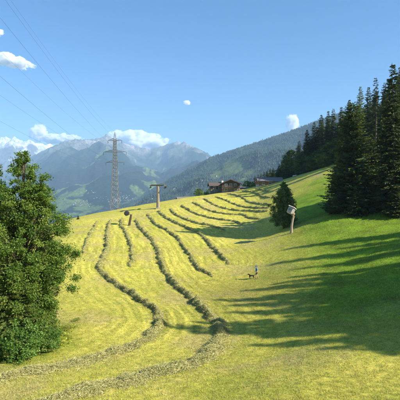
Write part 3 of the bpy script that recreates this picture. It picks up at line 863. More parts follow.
for i in range(len(ROWS)): windrow(i)

# ------------------------------------------------------------------ stubble and short grass of the near meadow
def stubble():
    rg = np.random.default_rng(55); n = 620000
    d = 16 + 62*rg.random(n)**1.75; a = rg.uniform(-.60, .60, n); x = a*d; y = d
    keep = rowdist(x, y) > .25; x, y, d = x[keep], y[keep], d[keep]
    # grass stands in tufts and thin places
    tf = fbm(x/.55, y/.55, 3); keep = rg.random(len(x)) < .50+.9*tf; x, y, d = x[keep], y[keep], d[keep]
    n = len(x); z = gz(x, y); sc = np.interp(d, [16, 30, 50, 78], [1, 1.25, 1.7, 2.3])
    gr = meadow_colour(x, y); lush = np.clip((gr[:, 1]-gr[:, 0])*9, 0, 1)
    h = rg.uniform(.035, .10, n)*(1+.7*lush)*sc**.6; wd = rg.uniform(.006, .013, n)*sc
    th = rg.uniform(0, 6.283, n); ln = rg.uniform(0, .9, n)*h; lt = rg.uniform(0, 6.283, n)
    V = np.empty((n, 3, 3), np.float32)
    V[:, 0] = np.stack([x-wd*np.cos(th), y-wd*np.sin(th), z-.01], 1)
    V[:, 1] = np.stack([x+wd*np.cos(th), y+wd*np.sin(th), z-.01], 1)
    V[:, 2] = np.stack([x+ln*np.cos(lt), y+ln*np.sin(lt), z+h], 1)
    k = rg.normal(1.12, .24, n)[:, None]; straw = (rg.random(n) < .32*(1-.92*lush))[:, None]
    col = np.where(straw, np.array([.50,.43,.16])*k, gr*k*np.array([.95, 1.08, 1.0]))
    m, nt, b = nodes('grass_blades')
    at_ = N(nt, 'ShaderNodeAttribute', attribute_name='Col'); nt.links.new(at_.outputs['Color'], b.inputs['Base Color'])
    b.inputs['Roughness'].default_value = .7; b.inputs['Specular IOR Level'].default_value = .15
    tr = N(nt, 'ShaderNodeBsdfTranslucent'); nt.links.new(at_.outputs['Color'], tr.inputs[0])
    mx = N(nt, 'ShaderNodeMixShader'); mx.inputs[0].default_value = .35
    nt.links.new(b.outputs[0], mx.inputs[1]); nt.links.new(tr.outputs[0], mx.inputs[2]); nt.links.new(mx.outputs[0], nt.nodes['Material Output'].inputs[0])
    o = mobj('mown_grass', np_mesh('mown_grass', V.reshape(-1, 3), np.arange(n*3).reshape(-1, 3), [m], vcol={'Col': np.repeat(np.clip(col, 0, 1), 3, 0)}))
    tag(o, 'short yellow-green mown grass covering the near meadow', 'grass', kind='stuff')
stubble()

# ------------------------------------------------------------------ chalets and barn
def gable_house(name, loc, rz, L, W, hb, ht, pitch, label, stone, timber, roof, wins=(), balcony=False, chimney=None, over=.9, door=None, gwins=()):
    """ridge along local x, long side facing -y; gable walls at +-L/2. hb masonry storey, ht timber storey"""
    o = empty(name, loc, rz); l, w = L/2, W/2; H = hb+ht; rise = w*math.tan(pitch)
    m = MB(); m.box(-l, l, -w, w, -1.6, hb); m.build('masonry_wall', stone, o)
    m = MB(); e = .06
    V = [(-l-e,-w-e,hb+.003),(l+e,-w-e,hb+.003),(l+e,w+e,hb+.003),(-l-e,w+e,hb+.003),(-l-e,-w-e,H),(l+e,-w-e,H),(l+e,w+e,H),(-l-e,w+e,H),(-l-e,0,H+rise),(l+e,0,H+rise)]
    m.add(V, [(0,3,2,1),(0,1,5,4),(2,3,7,6),(1,2,6,9,5),(3,0,4,8,7),(4,5,9,8),(6,7,8,9)]); m.build('timber_wall', timber, o)
    rt = .16; ov = over
    for s in (-1, 1):
        y1 = s*(w+ov); z1 = H - ov*math.tan(pitch); rf = MB()
        V = [(-l-ov,0,H+rise+.02),(l+ov,0,H+rise+.02),(l+ov,y1,z1+.02),(-l-ov,y1,z1+.02)]
        V += [(x, y, z+rt) for x, y, z in V]
        rf.add(V, [(0,1,2,3),(7,6,5,4),(0,4,5,1),(1,5,6,2),(2,6,7,3),(3,7,4,0)])
        r = rf.build('roof', roof, o)
        if s < 0:
            rc = MB(); rc.box(-l-ov-.01, l+ov+.01, -.16, .16, H+rise+rt-.03, H+rise+rt+.07); rc.build('ridge_cap', roof, r)
            if chimney is not None:
                c = MB(); c.box(chimney-.4, chimney+.4, -1.3, -.6, H+rise*.3, H+rise+1.0); c.build('chimney', M['frame_white'], r)
                c = MB(); c.box(chimney-.5, chimney+.5, -1.4, -.5, H+rise+1.003, H+rise+1.12); c.build('chimney_cap', M['roof_grey'], r)
        # barge boards and rafters under the eaves
        for xg in (-l-ov-.04, l+ov-.04):
            bb = MB(); V = [(xg,0,H+rise-.16),(xg+.08,0,H+rise-.16),(xg+.08,y1,z1-.16),(xg,y1,z1-.16)]; V += [(x,y,z+.175) for x,y,z in V]
            bb.add(V, [(0,1,2,3),(7,6,5,4),(0,4,5,1),(1,5,6,2),(2,6,7,3),(3,7,4,0)]); bb.build('barge_board', timber, o)
    def window(axis, p, z, ww, wh, shut=False):
        f = MB(); g = MB(); si = MB(); e2 = .075 if z > hb else .015
        def put(mb, a0, a1, z0, z1, o0, o1):
            if axis == 'front': mb.box(a0, a1, -w-e2-o1, -w-e2-o0, z0, z1)
            elif axis == 'right': mb.box(l+e2+o0, l+e2+o1, a0, a1, z0, z1)
            else: mb.box(-l-e2-o1, -l-e2-o0, a0, a1, z0, z1)
        put(f, p-ww/2-.1, p-ww/2, z, z+wh, -.05, .06); put(f, p+ww/2, p+ww/2+.1, z, z+wh, -.05, .06)
        put(f, p-ww/2-.1, p+ww/2+.1, z+wh, z+wh+.1, -.05, .062); put(f, p-.03, p+.03, z, z+wh, -.02, .045)
        fr = f.build('window', M['frame_white'], o)
        put(g, p-ww/2, p+ww/2, z, z+wh, -.05, .02); g.build('pane', M['glass'], fr)
        put(si, p-ww/2-.16, p+ww/2+.16, z-.09, z-.003, -.04, .13); si.build('sill', M['frame_white'], fr)
    for ax, p, z, ww, wh in wins: window(ax, p, z, ww, wh)
    if door is not None:
        dm = MB(); dm.box(door-.5, door+.5, -w-.05, -w+.02, 0, 2.05); d = dm.build('door', M['wood_warm'], o)
        hm_ = MB(); hm_.box(door+.36, door+.42, -w-.10, -w-.053, 1.0, 1.1); hm_.build('handle', M['steel_dark'], d)
    if balcony:
        ax = balcony
        bm_ = MB()
        if ax == 'front': bm_.box(-l*.85, l*.85, -w-1.2, -w-.07, hb-.14, hb+.0)
        else: bm_.box((-l-1.2) if ax == 'left' else l+.07, (-l-.07) if ax == 'left' else l+1.2, -w*.85, w*.85, hb-.14, hb)
        bo = bm_.build('balcony', timber, o)
        rm = MB()
        if ax == 'front':
            rm.box(-l*.85, l*.85, -w-1.2, -w-1.12, hb+.9, hb+1.0)
            for x in np.arange(-l*.85, l*.85, .22): rm.box(x, x+.12, -w-1.19, -w-1.15, hb+.003, hb+.897)
        else:
            xx = (-l-1.2) if ax == 'left' else l+1.12
            rm.box(xx, xx+.08, -w*.85, w*.85, hb+.9, hb+1.0)
            for y in np.arange(-w*.85, w*.85, .22): rm.box(xx+.01, xx+.05, y, y+.12, hb+.003, hb+.897)
        rm.build('balcony_railing', timber, bo)
    return tag(o, label, 'house')

def site(u, d, dz=0): p = at(u, d); p.z += dz; return p
p22 = math.radians(22)
# gabled chalet: gable end turned to the viewer
def fitz(p, v, top): # sink or raise so that the ridge meets a pixel row
    p = p.copy(); p.z = CZ + (HOR-v)/F*p.y - top; return p
W_, hb_, ht_ = 7.4, 1.9, 2.0
pA = fitz(at(231, 171), 179.5, hb_+ht_+W_/2*math.tan(p22)+.2)
gable_house('chalet', pA, math.radians(84), 8.5, W_, hb_, ht_, p22, 'timber chalet with its pale gable and dark balcony facing the meadow', M['tanwall'], M['wood_dark'], M['roof_brown'],
            wins=[('left', -2.2, .7, .9, 1.0), ('left', 2.0, .7, .9, 1.0), ('left', -1.9, 2.5, .9, 1.1), ('left', 0, 2.5, .9, 1.1), ('left', 1.9, 2.5, .9, 1.1), ('front', -2, .7, .9, 1), ('front', 2, .7, .9, 1)], balcony='left')
pB = fitz(at(219.5, 177), 182.2, 1.5+1.8+3.1*math.tan(p22)+.2)
gable_house('farmhouse', pB, math.radians(4), 8.2, 6.2, 1.5, 1.8, p22, 'low dark farmhouse with white chimney left of the gabled chalet', M['tanwall'], M['wood_dark'], M['roof_brown'],
            wins=[('front', -2.6, 1.75, .9, 1.0), ('front', -.3, 1.75, .9, 1.0), ('front', 2.1, 1.75, .9, 1.0), ('front', -2.0, .45, .8, .8)], chimney=1.2, door=.6)
pS = fitz(at(242.5, 173), 186.6, .7+1.2+1.6*math.tan(p22)+.2)
gable_house('shed', pS, math.radians(-6), 3.0, 3.2, .7, 1.2, p22, 'small grey-roofed shed at the right of the gabled chalet', M['stone'], M['wood_dark'], M['roof_grey'], over=.4)['category'] = 'shed'
pC = fitz(at(269.5, 168), 177.3, 1.2+1.9+3.4*math.tan(p22)+.2)
gable_house('barn', pC, math.radians(-5), 9.0, 6.8, 1.2, 1.9, p22, 'long timber barn with a broad grey roof beside the wood', M['stone'], M['wood_warm'], M['roof_grey'],
            wins=[('front', -2.8, 1.5, .9, .9), ('front', 0, 1.5, .9, .9), ('front', 2.8, 1.5, .9, .9)], over=.8)['category'] = 'barn'
pD = fitz(at(259, 167), 179.6, .9+1.3+1.5*math.tan(p22)+.2)
gable_house('hut', pD, math.radians(84), 3.0, 2.6, .9, 1.4, p22, 'small orange timber hut with gable front at the barn left end', M['plaster'], M['wood_warm'], M['roof_brown'], over=.35, wins=[('left', 0, 1.1, .7, .7)])['category'] = 'hut'
for u, d, v, rz, lab in [(184, 196, 196.8, 10, 'grey roofed house peeping over the crest, left of the pair'), (191.5, 203, 196.2, -14, 'grey roofed house peeping over the crest next to the bush')]:
    pE = fitz(at(u, d), v, 1.6+1.4+2.6*math.tan(p22)+.2)
    gable_house('farmhouse', pE, math.radians(rz), 6.4, 5.2, 1.6, 1.4, p22, lab, M['plaster'], M['wood_dark'], M['roof_grey'], wins=[('front', -1.6, 1.9, .8, .9), ('front', 1.6, 1.9, .8, .9)], over=.5)

# far villages across the valley: single houses a few pixels across
def village():
    ms = []
    for k, rf in enumerate((M['roof_brown'], M['roof_grey'])):
        m = MB(); m.box(-7, 7, -5, 5, -6, 6, 0)
        m.add([(-8,-6.2,5.4),(8,-6.2,5.4),(8,6.2,5.4),(-8,6.2,5.4),(-8,0,9),(8,0,9)], [(0,1,5,4),(2,3,4,5),(1,2,5),(3,0,4),(0,3,2,1)], 1)
        ms.append(m.mesh('village_house', [M['farwall'], rf]))
    rg = np.random.default_rng(77)
    spots = [(116,200,15,3.6,70,'pale house in the far village behind the power pylon'),(83,203.5,8,2.2,26,'pale house in the far village left of the pylon'),
             (126,196,8,3.0,12,'pale house in the far hamlet between pylon and lift tower'),(92,192,9,2,9,'pale house scattered high on the far slope')]
    for cu, cv, su, sv, n, lab in spots:
        for _ in range(n):
            u = rg.normal(cu, su*.55); v = rg.normal(cv, sv*.6); p = massif.hit(u, v)
            q = spur.hit(u, v)
            if q is not None and (p is None or q.y < p.y): p = q
            if p is None or p.y > 6500: continue
            o = mobj('village_house', ms[rg.integers(0, 2)]); o.location = p; o.rotation_euler = (0, 0, rg.uniform(0, 3.14)); s = rg.uniform(.32, .62); o.scale = (s, s, s)
            tag(o, lab, 'house', 'houses of the far villages: ' + lab.split(' in the ')[-1].split(' scattered ')[-1])
    for u, v in [(208,181),(196,183),(152,196),(160,192),(146,199),(170,189),(214,176)]:
        p = spur.hit(u+rg.normal(0, 2), v)
        if p is None: continue
        for _ in range(3):
            o = mobj('village_house', ms[rg.integers(0, 2)]); x = p.x+rg.normal(0, 26); y = p.y+rg.normal(0, 14)
            q2 = spur.hit(200+F*x/y, HOR-F*(p.z-CZ)/p.y + rg.normal(0, .5)); o.location = q2 or p; o.rotation_euler = (0, 0, rg.uniform(0, 3.14)); s = rg.uniform(.45, .75); o.scale = (s, s, s)
            tag(o, 'pale farmhouse scattered on the wooded ridge', 'house', 'farmhouses on the wooded ridge')
village()

# ------------------------------------------------------------------ lattice pylon and its conductors
PD = 220.0
pb = Vector(((115-200)/F*PD, PD, 0)); pb.z = gz1(pb.x, pb.y) - .3
ptop = CZ + (HOR-132.5)/F*PD
def zpx(v, d): return CZ + (HOR-v)/F*d
py = empty('power_pylon', pb, math.radians(-6))
PH = ptop-pb.z
def half(z):   # half width of the tower body at local height z
    return np.interp(z, [0, PH*.42, PH*.70, PH*.93, PH], [2.7, 1.55, 1.0, .62, .12])
zs = [0]
while zs[-1] < PH*.93: zs.append(min(PH*.93, zs[-1] + max(1.5, half(zs[-1])*1.75)))
for sx in (-1, 1):
    for sy in (-1, 1):
        lg = MB()
        for a, b in zip(zs[:-1], zs[1:]):
            lg.tube((sx*half(a), sy*half(a), a), (sx*half(b), sy*half(b), b), .15, .14, 5)
        lg.build('leg', M['steel'], py)
for nx, ny in ((0, -1), (0, 1), (-1, 0), (1, 0)):
    br = MB()
    for k, (a, b) in enumerate(zip(zs[:-1], zs[1:])):
        ha, hb2 = half(a), half(b)
        c = lambda s, h, z: (s*h, ny*h, z) if ny else (nx*h, s*h, z)
        br.tube(c(-1, ha, a), c(1, hb2, b), .075, .075, 4); br.tube(c(1, ha, a), c(-1, hb2, b), .075, .075, 4)
        br.tube(c(-1, hb2, b), c(1, hb2, b), .07, .07, 4)
    br.build('bracing', M['steel'], py)
pk = MB()
for sx in (-1, 1):
    for sy in (-1, 1): pk.tube((sx*half(PH*.93), sy*half(PH*.93), PH*.93), (0, 0, PH+.3), .10, .06, 5)
pk.build('peak', M['steel'], py)
TIPS = []
for v, wl_ in ((140.5, 3.9), (152, 6.4), (162.5, 5.1)):
    za = zpx(v, PD) - pb.z
    for s in (-1, 1):
        h = half(za); am = MB(); tip = Vector((s*wl_, 0, za))
        for sy in (-1, 1):
            am.tube((s*h, sy*h, za), tip, .10, .08, 5); am.tube((s*h*.96, sy*h*.96, za+1.15), tip, .08, .07, 5)
            for f in (.25, .5, .75):
                p = Vector((s*h, sy*h, za)).lerp(tip, f); q2 = Vector((s*h, sy*h, za+1.15)).lerp(tip, f); am.tube(p, q2, .05, .05, 4)
                am.tube(Vector((s*h, -h, za)).lerp(tip, f), Vector((s*h, h, za)).lerp(tip, f), .05, .05, 4)
        a = am.build('crossarm', M['steel'], py)
        ins = MB()
        for k in range(8): ins.tube((tip.x, 0, za-.12-.19*k), (tip.x, 0, za-.27-.19*k), .14, .10, 8)
        ins.tube((tip.x, 0, za), (tip.x, 0, za-1.75), .03, .03, 5); ins.build('insulator', M['ceramic'], a)
        TIPS.append((s, v, Matrix.Rotation(math.radians(-6), 3, 'Z') @ Vector((tip.x, 0, za-1.75)) + pb))
tag(py, 'tall grey lattice power pylon with three crossarms beyond the crest', 'pylon')
TIPS.append((0, 133, pb + Vector((0, 0, PH+.3))))
END = pb + Vector((30, -305, 0))        # the next pylon stands uphill behind the viewer
NM = {(-1,140.5): 'upper left', (1,140.5): 'upper right', (-1,152): 'middle left', (1,152): 'middle right', (-1,162.5): 'lowest left', (1,162.5): 'lowest right'}
for s, v, p in TIPS:
    off = p - pb
    e = END + Vector((off.x, off.y, off.z + 12))
    pts = []; n = 60
    for k in range(n+1):
        t = k/n; q2 = p.lerp(e, t); q2.z -= 4*8.0*t*(1-t); pts.append(q2)
    r = .011 if s else .009
    w = MB(); w.path(pts, [r]*len(pts), 5)
    tag(w.build('power_cable', M['cable']), 'thin power cable running up left from the %s arm of the pylon' % NM[(s, v)] if s else 'thin earth cable running up left from the tip of the pylon', 'cable', 'cables of the power line')

# ------------------------------------------------------------------ chairlift tower on the crest
lt_ = ground(158, 208.6); LH = zpx(186, lt_.y) - lt_.z
lo = empty('lift_tower', lt_, math.radians(8))
m = MB(); m.tube((0, 0, -.5), (0, 0, LH), .62, .40, 14); m.build('post', M['post'], lo, smooth=False)
m = MB(); m.box(-.8, .8, -.8, .8, -.4, .35); m.build('footing', M['stone'], lo)
m = MB(); m.box(-2.9, 2.9, -.22, .22, LH+.02, LH+.42); m.build('crossarm', M['steel'], lo)
m = MB(); m.box(-2.2, 2.2, -.75, .75, LH+.45, LH+.52)
for x in (-2.2, 0, 2.14): m.box(x, x+.06, -.75, -.69, LH+.52, LH+1.1); m.box(x, x+.06, .69, .75, LH+.52, LH+1.1)
m.box(-2.2, 2.2, -.75, -.70, LH+1.1, LH+1.16); m.box(-2.2, 2.2, .70, .75, LH+1.1, LH+1.16)
m.build('platform', M['steel'], lo)
for sx in (-1, 1):
    m = MB(); m.box(sx*2.55-.1, sx*2.55+.1, -1.9, 1.9, LH-.32, LH-.06); m.box(sx*2.55-.12, sx*2.55+.12, -.2, .2, LH-.1, LH+.01)
    sh = m.build('sheave_frame', M['steel_dark'], lo)
    for y in (-1.6, -.55, .55, 1.6):
        m = MB(); m.tube((sx*2.55-.26, y, LH-.42), (sx*2.55-.12, y, LH-.5), .42, .42, 14); m.tube((sx*2.55+.12, y, LH-.42), (sx*2.55+.26, y, LH-.5), .42, .42, 14); m.tube((sx*2.55-.13, y, LH-.42), (sx*2.55+.13, y, LH-.42), .12, .12, 8)
        m.build('sheave', M['steel_dark'], sh)
m = MB()
for x in (-.22, .22): m.tube((x, -.75, 0), (x, -.58, LH), .03, .03, 5)
for z in np.arange(.5, LH, .4): m.tube((-.22, -.75+.17*z/LH, z), (.22, -.75+.17*z/LH, z), .02, .02, 5)
m.build('ladder', M['steel'], lo)
tag(lo, 'T-shaped lift tower with wheel trains on the meadow crest', 'lift tower')

# ------------------------------------------------------------------ the two snow guns, idle in summer
g1 = ground(129, 225.5); sc = g1.y/F; H1 = 11*sc
o = empty('snow_gun', g1, 0)
m = MB(); m.tube((0, 0, -.3), (2.2*sc, 0, H1), 1.25*sc, 1.0*sc, 12); m.build('post', M['wood_dark'], o)
m = MB(); cx, cz = -2.2*sc, H1+1.2*sc; r = 2.5*sc
for k, (y0, y1, r0, r1) in enumerate([(-.75, -.45, r*.92, r), (-.45, .45, r, r*.97), (.45, .75, r*.97, r*.8)]): m.tube((cx, y0, cz), (cx, y1, cz), r0, r1, 20)
dr = m.build('fan_drum', M['steel_dark'], o)
m = MB(); m.tube((cx, -.80, cz), (cx, -.752, cz), r*.55, r*.6, 18); m.build('fan_grille', M['steel_dark'], dr)
m = MB(); m.tube((2.0*sc, 0, H1-.1), (cx, 0, cz), .12, .10, 8); m.build('swivel_arm', M['steel'], o)
tag(o, 'round dark snow gun on a leaning post at the meadow crest', 'snow gun')

g2 = ground(291.5, 233); sc = g2.y/F; H2 = 17*sc
o = empty('snow_gun', g2, 0)
m = MB(); m.path([(0, 0, -.3), (.25*sc, 0, H2*.4), (1.1*sc, 0, H2*.75), (2.2*sc, 0, H2)], [1.35*sc, 1.2*sc, 1.15*sc, 1.0*sc], 12); m.build('post', M['post'], o)
hd = empty('tmp', (0, 0, 0)); bpy.data.objects.remove(hd)
T = Matrix.Translation((-.4*sc, 0, H2+5.2*sc)) @ Matrix.Rotation(math.radians(24), 4, 'Y') @ Matrix.Rotation(math.radians(-25), 4, 'Z')
def tb(mb, name, mat, parent, bevel=0):
    x = mb.build(name, mat, parent, bevel=bevel); x.matrix_local = T; return x
m = MB(); n = 16; a, b_, dep = 3.3*sc, 4.2*sc, 1.0
m.box(-a*.8, a*.8, -dep, dep, -b_*.8, b_*.8); hb2 = tb(m, 'housing', M['steel_pale'], o, .12)
m = MB(); m.box(-a*.95, a*.95, -dep*1.2, dep*1.2, b_*.8+.004, b_*.8+.16); x = m.build('lid', M['frame_white'], hb2, bevel=.03)
m = MB(); m.box(-a*.55, a*.55, -dep-.06, -dep-.004, -b_*.5, b_*.35); m.build('panel', M['steel'], hb2)
m = MB(); m.tube((a*.8, 0, -b_*.55), (a*1.35, 0, -b_*.6), .32, .38, 12); m.build('nozzle', M['post'], hb2)
m = MB(); m.tube((2.1*sc, 0, H2-.1), (.4*sc, 0, H2+2.2*sc), .16, .14, 8); m.build('swivel_arm', M['steel'], o)
tag(o, 'pale boxy snow gun tilted on a bent post beside the round tree', 'snow gun')

# ------------------------------------------------------------------ the walker and the dog
def skinned(verts, edges, radii, root=0, sub=2):
    me = bpy.data.meshes.new('tmp_skin'); me.from_pydata(verts, edges, [])
    ob = bpy.data.objects.new('tmp_skin', me); COL.objects.link(ob)
    md = ob.modifiers.new('skin', 'SKIN'); md.use_smooth_shade = True
    for i, sv in enumerate(me.skin_vertices[0].data):
        r = radii[i]; sv.radius = (r, r) if not isinstance(r, tuple) else r; sv.use_root = (i == root)
    sm = ob.modifiers.new('sub', 'SUBSURF'); sm.levels = sub; sm.render_levels = sub
    dg = bpy.context.evaluated_depsgraph_get()
    out = bpy.data.meshes.new_from_object(ob.evaluated_get(dg))
    bpy.data.objects.remove(ob); return out
def chainmesh(chains, **kw):
    """chains: list of lists of (point, radius); chains that start with an int hang on that vertex"""
    V, E, Rr = [], [], []
    for ch in chains:
        prev = None
        for it in ch:
            if isinstance(it, int): prev = it; continue
            V.append(it[0]); Rr.append(it[1])
            if prev is not None: E.append((prev, len(V)-1))
            prev = len(V)-1
    return skinned(V, E, Rr, **kw)
M['skin'] = plain('skin', (.50,.31,.22), (.42,.25,.17), 9, .6, bumps=.05)
M['shirt'] = plain('blue_shirt', (.055,.27,.60), (.04,.20,.48), 14, .85, bumps=.5, bdist=.02)
M['shorts'] = plain('dark_shorts', (.022,.022,.028), (.014,.014,.018), 14, .9, bumps=.5, bdist=.02)
M['cap'] = plain('blue_cap', (.05,.20,.42), (.035,.14,.32), 14, .8, bumps=.3)
M['hair'] = plain('dark_hair', (.03,.02,.014), (.016,.012,.01), 30, .7, bumps=.5)
M['shoe'] = plain('grey_shoes', (.10,.09,.08), (.06,.055,.05), 14, .8)
M['fur'] = plain('black_fur', (.022,.019,.017), (.010,.009,.008), 40, .75, bumps=.7, bdist=.02)
gp = ground(256.8, 278.8)
pe = empty('person', gp, math.radians(180+12)); k = 1.72/1.72     # local +x is forward: faces left in the photo
# 0 pelvis 1 waist 2 chest 3 upper chest 4 neck 5 head base 6 head mid 7 head top
body = [
 [((0,0,.95),.135), ((.01,0,1.08),.13), ((.015,0,1.24),.15), ((.01,0,1.38),.12), ((.015,0,1.47),.06), ((.03,0,1.53),.065), ((.045,0,1.60),.098), ((.035,0,1.685),.075)],
 [3, ((0,.17,1.40),.062), ((-.03,.225,1.14),.046), ((.10,.235,.93),.034), ((.145,.23,.87),.030)],
 [3, ((0,-.17,1.40),.062), ((-.06,-.225,1.15),.046), ((.12,-.22,1.02),.034), ((.175,-.20,1.00),.030)],
 [0, ((.02,.095,.88),.098), ((.15,.10,.52),.062), ((.13,.10,.34),.056), ((.06,.10,.09),.040), ((.15,.10,.045),.036), ((.24,.10,.035),.026)],
 [0, ((-.01,-.095,.88),.098), ((-.07,-.10,.52),.062), ((-.15,-.10,.34),.056), ((-.27,-.10,.11),.040), ((-.20,-.10,.045),.036), ((-.11,-.10,.035),.026)],
]
bo = mobj('body', chainmesh(body), pe); bo.data.materials.append(M['skin'])
def hand(base, fw, side, up, name='hand'):
    base = Vector(base); fw = Vector(fw).normalized(); side = Vector(side).normalized(); up = Vector(up).normalized(); ms = []
    P = lambda a, b, c: tuple(base + fw*a + side*b + up*c)
    ch = [[(P(0,0,0), .024), (P(.04,0,0), .032), (P(.075,0,0), .030)]]
    for b, L in ((-.030,.062), (-.010,.074), (.010,.078), (.029,.068)):
        ch.append([2, (P(.085,b,0), .010), (P(.085+L*.5,b*1.1,-.012), .0095), (P(.085+L*.8,b*1.1,-.034), .0085)])
    ch.append([0, (P(.03,.034,-.006), .012), (P(.06,.050,-.018), .0105), (P(.082,.048,-.032), .009)])
    h = mobj(name, chainmesh(ch, sub=1), pe); h.data.materials.append(M['skin'])
hand((.145,.23,.87), (.55,0,-.8), (.5,-.6,.3), (.3,.8,.3)); hand((.175,-.20,1.00), (.95,.2,-.1), (.1,.7,.6), (-.2,-.5,.8))
shirt = [
 [((0,0,.93),.155), ((.01,0,1.08),.150), ((.015,0,1.24),.168), ((.01,0,1.385),.132), ((.013,0,1.45),.078)],
 [3, ((0,.17,1.405),.080), ((-.02,.205,1.24),.066)],
 [3, ((0,-.17,1.405),.080), ((-.035,-.205,1.25),.066)]]
x = mobj('shirt', chainmesh(shirt), pe); x.data.materials.append(M['shirt'])
shorts = [[((0,0,1.0),.150), ((0,0,.91),.152)], [1, ((.03,.095,.86),.118), ((.135,.10,.56),.088)], [1, ((-.01,-.095,.86),.118), ((-.062,-.10,.56),.088)]]
x = mobj('shorts', chainmesh(shorts), pe); x.data.materials.append(M['shorts'])
x = mobj('hair', chainmesh([[((-.02,0,1.53),.06), ((-.025,0,1.60),.092), ((.01,0,1.665),.10)]]), pe); x.data.materials.append(M['hair'])
x = mobj('cap', chainmesh([[((.02,0,1.66),.108), ((.02,0,1.715),.09), ((.015,0,1.75),.04)], [0, ((.12,0,1.655),.06), ((.175,0,1.64),.045)]]), pe); x.data.materials.append(M['cap'])
m = MB()
for y in (-.03, .03): m.tube((.133, y, 1.612), (.145, y, 1.612), .011, .008, 8)
m.build('eye', M['hair'], pe)
x = mobj('nose', chainmesh([[((.125,0,1.605),.010), ((.152,0,1.575),.016), ((.13,0,1.565),.012)]], sub=1), pe); x.data.materials.append(M['skin'])
m = MB(); m.box(.118, .127, -.026, .026, 1.531, 1.540); m.build('mouth', M['cap'], pe)
for sy in (-1, 1):
    x = mobj('ear', chainmesh([[((.03,sy*.098,1.575),.012), ((.02,sy*.105,1.60),.018), ((.025,sy*.10,1.622),.012)]], sub=1), pe); x.data.materials.append(M['skin'])
for pts in ([((.05,.10,.05),.055), ((.15,.10,.045),.050), ((.265,.10,.038),.036)], [((-.285,-.10,.075),.052), ((-.20,-.10,.045),.050), ((-.085,-.10,.038),.036)]):
    x = mobj('shoe', chainmesh([pts]), pe); x.data.materials.append(M['shoe'])
tag(pe, 'person in blue shirt and cap with dark shorts walking on the meadow', 'person')

gd = ground(251.6, 278.9); dg_ = empty('dog', gd, math.radians(180+6))
s = .92
dog = [
 [((-.30,0,.46),.105), ((-.12,0,.47),.112), ((.10,0,.47),.125), ((.24,0,.50),.125), ((.34,0,.60),.085), ((.43,0,.68),.078), ((.50,0,.68),.072), ((.58,0,.655),.045), ((.645,0,.645),.034)],
 [3, ((.25,.085,.38),.062), ((.23,.09,.22),.036), ((.245,.09,.06),.026), ((.285,.09,.025),.026)],
 [3, ((.25,-.085,.38),.062), ((.31,-.09,.22),.036), ((.30,-.09,.06),.026), ((.34,-.09,.025),.026)],
 [0, ((-.31,.085,.38),.082), ((-.24,.09,.27),.052), ((-.36,.09,.17),.032), ((-.33,.09,.05),.025), ((-.29,.09,.025),.026)],
 [0, ((-.31,-.085,.38),.082), ((-.30,-.09,.27),.052), ((-.43,-.09,.17),.032), ((-.43,-.09,.05),.025), ((-.39,-.09,.025),.026)],
 [0, ((-.42,0,.52),.034), ((-.54,0,.60),.034), ((-.62,0,.72),.022)]]
x = mobj('body', chainmesh([[((p[0]*s, p[1]*s, p[2]*s), r*s) if not isinstance(it, int) else it for it in ch for p, r in [it if not isinstance(it, int) else ((0,0,0), 0)]] for ch in dog]), dg_); x.data.materials.append(M['fur'])
for sy in (-1, 1):
    x = mobj('ear', chainmesh([[((.44*s,sy*.06*s,.745*s),.030*s), ((.42*s,sy*.10*s,.73*s),.028*s), ((.42*s,sy*.115*s,.66*s),.016*s)]], sub=1), dg_); x.data.materials.append(M['fur'])
tag(dg_, 'black dog with raised tail at the feet of the walker', 'dog')

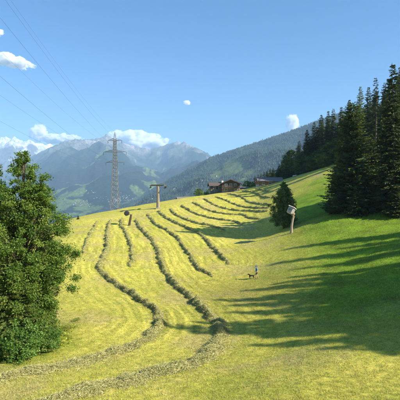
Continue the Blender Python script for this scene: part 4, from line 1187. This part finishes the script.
# ------------------------------------------------------------------ clouds: real vapour, beyond and above the hazy air
SC.cycles.volume_step_rate = .35
SC.cycles.volume_max_steps = 256
def cloud(u, v, hu, hv, d, label, seed, dens=1.0, tilt=0.0, thr=.50, deep=.6):
    c = px(u, v, d); k = d/F
    bm = bmesh.new(); bmesh.ops.create_icosphere(bm, subdivisions=3, radius=1.0)
    me = bpy.data.meshes.new('cloud'); bm.to_mesh(me); bm.free()
    m = bpy.data.materials.new('cloud_vapour'); m.use_nodes = True; nt = m.node_tree; nt.nodes.remove(nt.nodes['Principled BSDF'])
    vol = nt.nodes.new('ShaderNodeVolumePrincipled'); vol.inputs['Color'].default_value = (1, 1, 1, 1); vol.inputs['Anisotropy'].default_value = .2
    tc = N(nt, 'ShaderNodeTexCoord')
    ln = N(nt, 'ShaderNodeVectorMath', operation='LENGTH'); nt.links.new(tc.outputs['Object'], ln.inputs[0])
    mp = N(nt, 'ShaderNodeMapping'); a = hu/max(hv, .1)
    mp.inputs['Scale'].default_value = (a**.6, 1, 1); mp.inputs['Location'].default_value = (seed*3.7, seed*1.9, seed)
    nt.links.new(tc.outputs['Object'], mp.inputs[0])
    nz = N(nt, 'ShaderNodeTexNoise'); nz.inputs['Scale'].default_value = 2.1; nz.inputs['Detail'].default_value = 7; nz.inputs['Roughness'].default_value = .62
    nt.links.new(mp.outputs[0], nz.inputs['Vector'])
    # density rises where noise exceeds a threshold that grows towards the rim
    pw = N(nt, 'ShaderNodeMath', operation='POWER'); nt.links.new(ln.outputs['Value'], pw.inputs[0]); pw.inputs[1].default_value = 1.8
    mu = N(nt, 'ShaderNodeMath', operation='MULTIPLY'); nt.links.new(pw.outputs[0], mu.inputs[0]); mu.inputs[1].default_value = .42
    sb = N(nt, 'ShaderNodeMath', operation='SUBTRACT'); nt.links.new(nz.outputs[0], sb.inputs[0]); nt.links.new(mu.outputs[0], sb.inputs[1])
    mr = N(nt, 'ShaderNodeMapRange'); mr.inputs[1].default_value = thr-.24; mr.inputs[2].default_value = thr-.12
    mr.inputs[3].default_value = 0; mr.inputs[4].default_value = dens*11.0/(hv*k)
    nt.links.new(sb.outputs[0], mr.inputs[0]); nt.links.new(mr.outputs[0], vol.inputs['Density'])
    nt.links.new(vol.outputs[0], nt.nodes['Material Output'].inputs['Volume'])
    me.materials.append(m)
    o = mobj('cloud', me); o.location = c; o.scale = (hu*k, max(hu, hv)*k*deep, hv*k); o.rotation_euler = (0, math.radians(tilt), 0)
    tag(o, label, 'cloud', 'small fair-weather clouds')
cloud(10, 61, 29, 7.5, 9500, 'long white cloud streak in the sky at the left edge', 1, .6, 12, .48)
cloud(0, 33, 6, 5, 9500, 'tiny wisp of cloud above the long left streak', 2, .4, 0, .48)
cloud(39, 133, 11.5, 11, 13400, 'puffy cumulus head standing over the snowy mountains', 3, 1.2, 0, .47)
cloud(60, 139, 26, 6, 13500, 'flat cloud bank right of the puffy cumulus head', 4, .9, 0, .47)
cloud(139, 142, 37, 12.5, 13400, 'broad white cumulus behind the mountain right of the pylon', 5, 1.2, 6, .45)
cloud(292, 124, 8, 12, 13400, 'upright white cloud on the skyline of the wooded ridge', 6, 1.0, 0, .46)
cloud(187, 103, 4.5, 3, 13400, 'tiny lone cloudlet in the middle of the sky', 8, .35, 10, .46)
